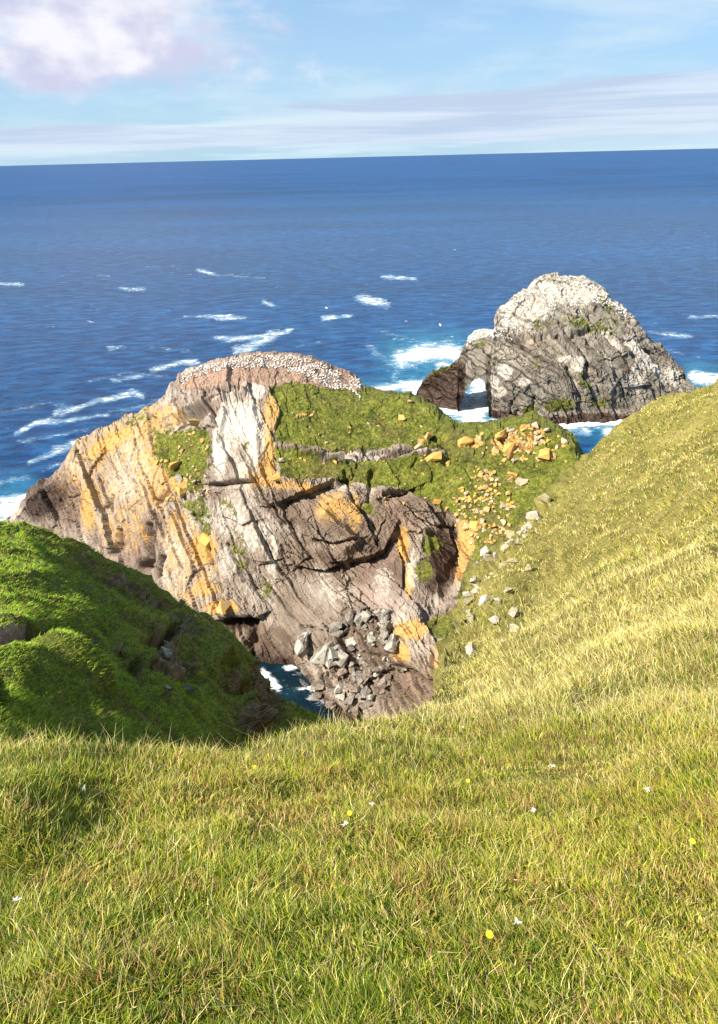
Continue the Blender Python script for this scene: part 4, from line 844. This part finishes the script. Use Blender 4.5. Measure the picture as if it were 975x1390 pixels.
# loose ones on the turf
for i in range(120):
    a, b = rnd.uniform(385, 770), rnd.uniform(545, 690)
    place_rock(HL, 'turf_rock', 'small pale orange rock scattered on the ' + ('upper turf terrace of the headland' if b < 612 and a < 620 else 'turf around the grassy knob' if a > 640 else 'lower turf band of the headland'), 'rock', a, b, rnd.choice([2.2, 2.6, 3, 3.5, 4.5]), rnd.uniform(.6, 1), 2000 + i, M_orange, 'small rocks scattered on the headland turf', 0.3, .6)
for i in range(60):
    a, b = rnd.uniform(215, 285), rnd.uniform(585, 680)
    place_rock(HL, 'ledge_rock', 'small broken rock on the grassy ledge left of the white rib', 'rock', a, b, rnd.choice([3, 3.5, 4, 5, 6.5]), rnd.uniform(.6, 1), 3000 + i, M_orange, 'broken rocks on the left grassy ledge', 0.3, .6)
BIG = [(578, 592, 18, .6, 'large slanting orange boulder near the right end of the upper turf'), (568, 614, 10, .8, 'upright orange boulder left of the pair below the slanting boulder'), (581, 608, 14, .7, 'rounded orange boulder directly below the slanting orange boulder'), (588, 623, 20, .6, 'wide knobbly orange rock lowest of the group on the turf'),
       (546, 572, 12, .8, 'triangular orange rock alone on the upper turf'), (557, 548, 9, .8, 'orange rock on the far edge of the upper turf'), (384, 624, 9, .8, 'small orange rock on the turf beside the orange wall'), (377, 648, 14, .8, 'orange boulder at the foot of the orange wall'),
       (455, 628, 9, .5, 'tall orange rock sitting on the turf step at mid headland'), (594, 682, 11, .8, 'pair-like split orange rock at the lower turf edge'), (647, 716, 20, .8, 'largest orange boulder at the foot of the scree'), (610, 628, 12, .5, 'flat orange rock left of the scree top'),
       (632, 602, 20, .5, 'sloping orange slab on the saddle crest'), (652, 594, 12, .7, 'orange block on the saddle crest beside the slab'), (683, 597, 22, .7, 'orange block left end of the grassy knob'), (727, 578, 12, .9, 'orange boulder perched on top of the grassy knob'), (743, 620, 18, 1, 'round orange boulder on the right face of the knob'),
       (692, 612, 24, .7, 'cracked orange block low on the face of the knob'), (763, 600, 16, .4, 'flat orange slab at the right end of the knob'), (708, 655, 18, .4, 'low flat orange outcrop right of the scree'), (695, 645, 12, .5, 'small orange outcrop above the flat one right of the scree'), (240, 632, 22, .7, 'large orange boulder on the left grassy ledge'),
       (247, 666, 18, .7, 'orange boulder at the lower edge of the left ledge'), (243, 650, 14, .6, 'grey angular block between the orange boulders of the left ledge'), (272, 576, 20, .6, 'pale jointed block under the overhang at upper left'), (305, 826, 26, .5, 'big orange block jutting from the lower left cliff'), (275, 735, 20, 1.2, 'orange faced block standing in the left cliff')]
for i, (a, b, s_, asp, lb) in enumerate(BIG):
    place_rock(HL, 'boulder', lb, 'boulder', a, b, s_, asp, 400 + i, M_grey if 'grey' in lb else M_orange, None, 0.3, .65)
for i in range(70):
    a, b = rnd.gauss(712, 26), rnd.gauss(600, 12)
    if not (625 < a < 778 and b < 630): continue
    place_rock(HL, 'knob_rock', 'angular orange lichened rock on the grassy knob at the right end of the headland', 'rock', a, b, rnd.choice([4, 5, 6.5, 8, 10, 12]), rnd.uniform(.5, .9), 9000 + i, M_orange, 'angular rocks on the grassy knob', 0.4, rnd.uniform(.4, .7))
# boulder pile at the head of the cove
pile = [(440, 862), (470, 838), (505, 822), (530, 826), (540, 850), (545, 880), (548, 910), (520, 950), (490, 968), (455, 970), (432, 950), (430, 925), (445, 900)]
k = 0; tries = 0
while k < 150 and tries < 3000:
    tries += 1; a, b = rnd.uniform(428, 548), rnd.uniform(820, 975)
    if poly_mask(np.array([a]), np.array([b]), pile, 3)[0] < 0.5: continue
    low = b > 905
    sz = rnd.choice([4, 5, 7, 8, 10, 13, 17, 22] if not low else [5, 6, 9, 12, 15, 19])
    o = place_rock(HL, 'pile_boulder' if not low else 'shore_boulder', 'grey angular slab tumbled in the boulder pile above the cove' if not low else 'brown boulder at the waterline of the cove', 'boulder', a, b, sz, rnd.uniform(.45, .9), 5000 + k,
                   M_grey if not low or rnd.random() < .25 else M_brown, 'grey boulders piled above the cove' if not low else 'brown boulders at the cove waterline', rnd.uniform(-.25, .1), rnd.uniform(.35, .6))
    if o: k += 1
for i, (a, b, s_, asp, lb) in enumerate([(418, 872, 30, .5, 'long flat grey slab jutting left from the boulder pile'), (455, 885, 36, .6, 'biggest grey block of the pile above the cove water'), (475, 895, 20, .9, 'tall grey block right of the biggest block in the pile'), (492, 900, 22, .6, 'leaning pale grey slab in the middle of the pile'),
                                       (510, 870, 20, .6, 'white faced grey block in the upper pile'), (500, 840, 20, .7, 'square topped grey block at the head of the pile'), (420, 928, 20, .6, 'rounded brown boulder in the cove shallows'), (478, 958, 20, .8, 'smooth dark boulder at the foot of the pile'), (530, 852, 18, .7, 'grey block against the cliff at the right of the pile'), (462, 862, 22, .6, 'broad grey slab at the upper left of the pile'), (518, 905, 20, .8, 'angular grey block at the right foot of the pile'), (496, 935, 22, .7, 'wedge shaped grey block low in the middle of the pile')]):
    place_rock(HL, 'cove_boulder', lb, 'boulder', a, b, s_, asp, 600 + i, M_brown if 'brown' in lb or 'dark' in lb else M_grey, None, 0.1, .55)
# pale rocks along the left edge of the hillside
EDGE = [(643, 889, 17, 'round white rock alone on the green slope low at the slope edge'), (672, 829, 17, 'white rock at left of the cluster below the slope edge'), (683, 826, 10, 'small white rock in the middle of the cluster'), (692, 830, 14, 'white rock at right of the cluster'), (674, 843, 12, 'white rock under the left one of the cluster'),
        (688, 846, 14, 'tilted white rock at the bottom of the cluster'), (694, 813, 10, 'white rock on top of the cluster'), (712, 822, 9, 'thin pale rock right of the cluster'), (650, 810, 12, 'flat pale rock left of the cluster'), (704, 780, 14, 'pale rock in the gap above the cluster'), (720, 784, 10, 'darkened rock right of the gap rock'),
        (693, 744, 15, 'white rock high on the slope edge'), (682, 735, 10, 'upright pale rock at the slope edge under the white outcrop'), (699, 722, 18, 'flat white slab of the upper outcrop'), (720, 740, 9, 'small white rock right of the upper outcrop'), (738, 684, 14, 'pale rock where the slope edge meets the turf behind'), (630, 985, 7, 'small white stone in the foreground grass'),
        (664, 785, 9, 'small pale stone at the very edge of the slope'), (678, 790, 7, 'tiny pale stone above the flat rock'), (727, 700, 16, 'long pale slab on the slope edge below the skyline')]
for i, (a, b, s_, lb) in enumerate(EDGE):
    if 'foreground' in lb: continue
    place_rock(GL, 'pale_rock', lb, 'rock', max(a, float(np.interp(b, GL.rim[::-1], GL.px[::-1])) + 6 if b < 950 else a), b, s_ * 1.15, .7, 700 + i, M_pale, None, 0.0, .75)
k = 0; tries = 0
while k < 55 and tries < 2000:
    tries += 1; a, b = rnd.uniform(640, 745), rnd.uniform(690, 860)
    ex = float(np.interp(b, GL.rim[::-1], GL.px[::-1]))
    if not (3 < a - ex < 26 + 10 * rnd.random()): continue
    if place_rock(GL, 'edge_stone', 'small pale stone among the turf along the broken left edge of the slope', 'rock', a, b, rnd.choice([3, 4, 6, 8, 11, 14]), rnd.uniform(.4, 1), 7000 + k, M_pale, 'small stones along the slope edge', 0.1, rnd.uniform(.5, .9)): k += 1
for i, (a, b, s_, lb) in enumerate([(247, 943, 17, 'grey flat rock at the foot of the shaded bank'), (121, 802, 10, 'grey rock in the middle of the shaded green bank'), (56, 757, 6, 'small pale stone high on the shaded bank'), (236, 866, 18, 'grey rock in the eroded earth of the bank'), (265, 897, 12, 'pale rock beside the earth scar of the bank'), (247, 824, 12, 'slanting grey rock near the bank skyline'),
                                  (224, 890, 22, 'lichened grey rock at the centre of the earth scar'), (222, 943, 14, 'thin grey slab left of the flat rock'), (248, 852, 9, 'upright grey stone above the earth scar'), (275, 862, 12, 'grey outcrop stone right of the earth scar')]):
    place_rock(BL, 'bank_rock', lb, 'rock', a, b, s_, .6, 800 + i, M_grey, None, 0.1, .5)

# ------------------------------------------------------------------ birds
def bird_mesh():
    bm = bmesh.new(); mats = []
    prof = [(-.46, .01, .13), (-.34, .035, .15), (-.2, .10, .19), (0, .145, .24), (.16, .12, .31), (.26, .075, .41), (.30, .055, .50), (.35, .06, .57), (.42, .045, .58), (.47, .018, .57), (.60, .004, .55)]   # x, radius, height
    rings = []
    for (x_, r_, h_) in prof:
        rings.append([bm.verts.new((x_, r_ * math.cos(t) * .9, h_ + r_ * math.sin(t))) for t in [i * math.pi / 4 for i in range(8)]])
    for i in range(len(rings) - 1):
        mi = 1 if i < 2 else (2 if i in (6, 7, 8) else (3 if i >= 9 else 0))
        for j_ in range(8):
            f_ = bm.faces.new((rings[i][j_], rings[i][(j_ + 1) % 8], rings[i + 1][(j_ + 1) % 8], rings[i + 1][j_])); f_.material_index = mi; f_.smooth = True
    bm.faces.new(rings[0]); bm.faces.new(rings[-1][::-1])
    for s_ in (-1, 1):     # feet
        r = bmesh.ops.create_cube(bm, size=1, matrix=Matrix.Translation((0.0, .05 * s_, .05)) @ Matrix.Diagonal((.05, .03, .14, 1)))
        for v_ in r['verts']:
            for f_ in v_.link_faces: f_.material_index = 1
    me_ = bpy.data.meshes.new('gannet'); bm.to_mesh(me_); bm.free()
    for m_ in (M_white, M_black, M_buff, M_bill): me_.materials.append(m_)
    return me_
BM = bird_mesh()
spots = []; tries = 0
while len(spots) < 520 and tries < 20000:
    tries += 1; a = rnd.uniform(248, 489); rimy = float(np.interp(a, HL.px, HL.rim))
    dep_ = np.interp(a, [248, 300, 380, 420, 450, 489], [8, 12, 18, 24, 26, 20]); b = rimy + 1.0 + dep_ * rnd.random() ** 1.6
    p, nn_, ok = hit(HL, a, b)
    if not ok or nn_.z < 0.2: continue
    if float(vnoise(np.array([[p.x / 3.2, p.y / 3.2, 5.0]]))[0]) < -0.45 + 0.5 * rnd.random() - .25: continue
    if any((p - q_).length < 0.62 for q_ in spots): continue
    spots.append(p)
spots.sort(key=lambda q_: (q_ - cam.location).length)
for i, p in enumerate(spots[:300]):
    o = link('gannet', BM); o.location = p - Vector((0, 0, .04)); o.rotation_euler.z = rnd.uniform(0, 6.28); s_ = rnd.uniform(.95, 1.2); o.scale = (s_, s_, s_)
    tag(o, 'white seabird standing in the dense colony along the headland top', 'seabird', 'seabirds nesting along the headland top')
# the rest of the colony, and the far crowd on the stack
bv = np.array([v_.co[:] for v_ in BM.vertices]); bf = [tuple(p.vertices) for p in BM.polygons]; bmi = np.array([p.material_index for p in BM.polygons])
def flock(name, pts, label, lite=False):
    V = []; Fq = []; MI = []; off = 0; big = [(f_, m_) for f_, m_ in zip(bf, bmi) if len(f_) == 4]
    fa = np.array([f_ for f_, m_ in big]); mi = np.array([m_ for f_, m_ in big])
    for p in pts:
        a = rnd.uniform(0, 6.28); c_, s_ = math.cos(a), math.sin(a); R_ = np.array([[c_, -s_, 0], [s_, c_, 0], [0, 0, 1]])
        V.append(bv @ R_.T * rnd.uniform(.95, 1.2) + np.array(p)); Fq.append(fa + off); MI.append(mi); off += len(bv)
    me_ = new_mesh(name, np.concatenate(V), np.concatenate(Fq), True)
    for m_ in (M_white, M_black, M_buff, M_bill): me_.materials.append(m_)
    me_.polygons.foreach_set('material_index', np.concatenate(MI).astype(np.int32)); o = link(name, me_)
    return tag(o, label, 'seabirds', kind='stuff')
flock('gannet_colony', spots[300:], 'far rows of white seabirds crowding the headland crest')
pts = []; 
for _ in range(5200):
    a = rnd.uniform(634, 850); rimy = float(np.interp(a, SL.px, SL.rim)); b = rimy + rnd.random() ** 1.3 * float(np.interp(a, [634, 668, 672, 700, 760, 800, 850], [12, 12, 26, 48, 50, 30, 10]))
    p, nn_, ok = hit(SL, a, b)
    if ok and nn_.z > 0.22 and float(vnoise(np.array([[p.x / 5, p.y / 5, p.z / 4]]))[0]) > -0.35: pts.append(p)
flock('gannet_colony', pts[:1500], 'distant white seabirds crowding the top of the sea stack')
def flying_bird(loc, rz, bank):
    bm = bmesh.new()
    rings = []
    for x_, r_ in [(-.45, .01), (-.2, .07), (.05, .10), (.25, .07), (.38, .05), (.45, .02), (.55, .005)]:
        rings.append([bm.verts.new((x_, r_ * math.cos(t), r_ * math.sin(t))) for t in [i * math.pi / 3 for i in range(6)]])
    for i in range(6):
        for j_ in range(6): bm.faces.new((rings[i][j_], rings[i][(j_ + 1) % 6], rings[i + 1][(j_ + 1) % 6], rings[i + 1][j_]))
    for s_ in (-1, 1):
        pr = [(.12, -.12, .05), (.42, .16, .16), (.85, .12, .12), (1.0 - .15, -.16, .0)]
        line = [(0.15, -.1, .05 * s_, .03), (.2, .02, .45 * s_, .1), (.08, -.08, .75 * s_, .06), (-.18, -.2, .98 * s_, .0)]
        up_ = [(bm.verts.new((a, y_, z_ + .012)), bm.verts.new((b, y_, z_ + .008)), bm.verts.new((a, y_, z_ - .012)), bm.verts.new((b, y_, z_ - .004))) for a, b, y_, z_ in line]
        for i in range(3):
            A, B = up_[i], up_[i + 1]; mi = 1 if i == 2 else 0
            for q_ in ((A[0], A[1], B[1], B[0]), (A[2], A[3], B[3], B[2]), (A[0], A[2], B[2], B[0]), (A[1], A[3], B[3], B[1])): bm.faces.new(q_).material_index = mi
    me_ = bpy.data.meshes.new('flying_gannet'); bmesh.ops.recalc_face_normals(bm, faces=bm.faces); bm.to_mesh(me_); bm.free(); me_.materials.append(M_white); me_.materials.append(M_black)
    o = link('flying_gannet', me_); o.location = loc; o.rotation_euler = (bank, 0, rz); return o
for i, (a, b, d, lb) in enumerate([(552, 436, 190, 'white bird flying left of the pair above the sea'), (598, 441, 190, 'white bird flying over the sea left of the stack top'), (536, 460, 185, 'white bird flying low over the sea nearest the headland tip'), (443, 418, 180, 'white bird flying high over the sea above the headland'), (123, 437, 170, 'lone white bird flying over the left part of the sea'), (610, 468, 200, 'white bird flying over the surf beside the stack')]):
    q_ = P(np.array(float(a)), np.array(float(b)), np.array(float(d)))
    tag(flying_bird(q_.tolist(), rnd.uniform(0, 6), rnd.uniform(-.4, .4)), lb, 'seabird')

# ------------------------------------------------------------------ flowers and feathers in the foreground
def flower(px, py, label):
    p, nn_, ok = hit(GL, px, py + 8)
    if not ok: return
    r = random.Random(int(px)); d = (p - cam.location).length; H_ = 0.10 + d * 0.008
    e = bpy.data.objects.new('yellow_flower', None); COL.objects.link(e); e.location = p; tag(e, label, 'flower')
    bm = bmesh.new(); bmesh.ops.create_cone(bm, segments=6, radius1=.0016, radius2=.0012, depth=H_, matrix=Matrix.Translation((0, 0, H_ / 2))); m_ = bpy.data.meshes.new('stem'); bm.to_mesh(m_); bm.free(); link('stem', m_, M_stem, e)
    bm = bmesh.new(); c_ = bm.verts.new((0, 0, H_ + .002))
    for ring, (n_, rad, hz) in enumerate([(16, .013, .002), (12, .009, .006)]):
        for i in range(n_):
            a = i / n_ * 6.283 + ring * .2; w_ = .0022
            v0 = bm.verts.new((-math.sin(a) * w_, math.cos(a) * w_, H_ + .001 + ring * .002)); v1 = bm.verts.new((math.sin(a) * w_, -math.cos(a) * w_, H_ + .001 + ring * .002))
            v2 = bm.verts.new((math.cos(a) * rad + math.sin(a) * w_, math.sin(a) * rad - math.cos(a) * w_, H_ + hz)); v3 = bm.verts.new((math.cos(a) * rad - math.sin(a) * w_, math.sin(a) * rad + math.cos(a) * w_, H_ + hz)); bm.faces.new((v0, v1, v2, v3))
    bmesh.ops.delete(bm, geom=[c_], context='VERTS'); m_ = bpy.data.meshes.new('petals'); bm.to_mesh(m_); bm.free(); o = link('petals', m_, M_yellow, e); o.rotation_euler = (.15, 0, 0)
for a, b, lb in [(349, 1048, 'yellow flower near the rim of the foreground grass'), (661, 1276, 'yellow flower lowest in the foreground grass'), (476, 1118, 'yellow flower in the middle of the foreground grass'), (634, 1068, 'yellow flower right of centre in the foreground grass'), (928, 1145, 'yellow flower at the right of the foreground grass')]: flower(a, b, lb)
def feather(px, py, label, seed):
    p, nn_, ok = hit(GL, px, py + 6); r = random.Random(seed)
    bm = bmesh.new()
    for k in range(9):
        a = r.uniform(0, 6.28); l_ = r.uniform(.008, .018); w_ = .003; z0 = r.uniform(0, .006)
        c_, s_ = math.cos(a), math.sin(a); q_ = [(-s_ * w_, c_ * w_, z0), (s_ * w_, -c_ * w_, z0), (c_ * l_ + s_ * w_ * .6, s_ * l_ - c_ * w_ * .6, z0 + .006), (c_ * l_ * 1.3, s_ * l_ * 1.3, z0 + .002), (c_ * l_ - s_ * w_, s_ * l_ + c_ * w_, z0 + .006)]
        bm.faces.new([bm.verts.new(v_) for v_ in q_])
    m_ = bpy.data.meshes.new('feather_tuft'); bm.to_mesh(m_); bm.free(); o = link('feather_tuft', m_, M_wool); o.location = p + Vector((0, -.03, .10)); tag(o, label, 'feather')
for i, (a, b, lb) in enumerate([(124, 1068, 'white feather tuft at the left of the foreground grass'), (469, 1130, 'white feather tuft in the middle of the foreground grass'), (747, 1045, 'white feather tuft on the short grass patch'), (719, 1100, 'white feather tuft below the short grass patch'), (696, 1247, 'white feather tuft low in the foreground grass'), (627, 987, 'white feather tuft near the straw coloured slope'), (872, 1075, 'white feather tuft at the right of the foreground grass'), (35, 1232, 'pale feather tuft at lower left of the foreground grass'), (506, 1090, 'white feather tuft right of the centre flower')]): feather(a, b, lb, i)
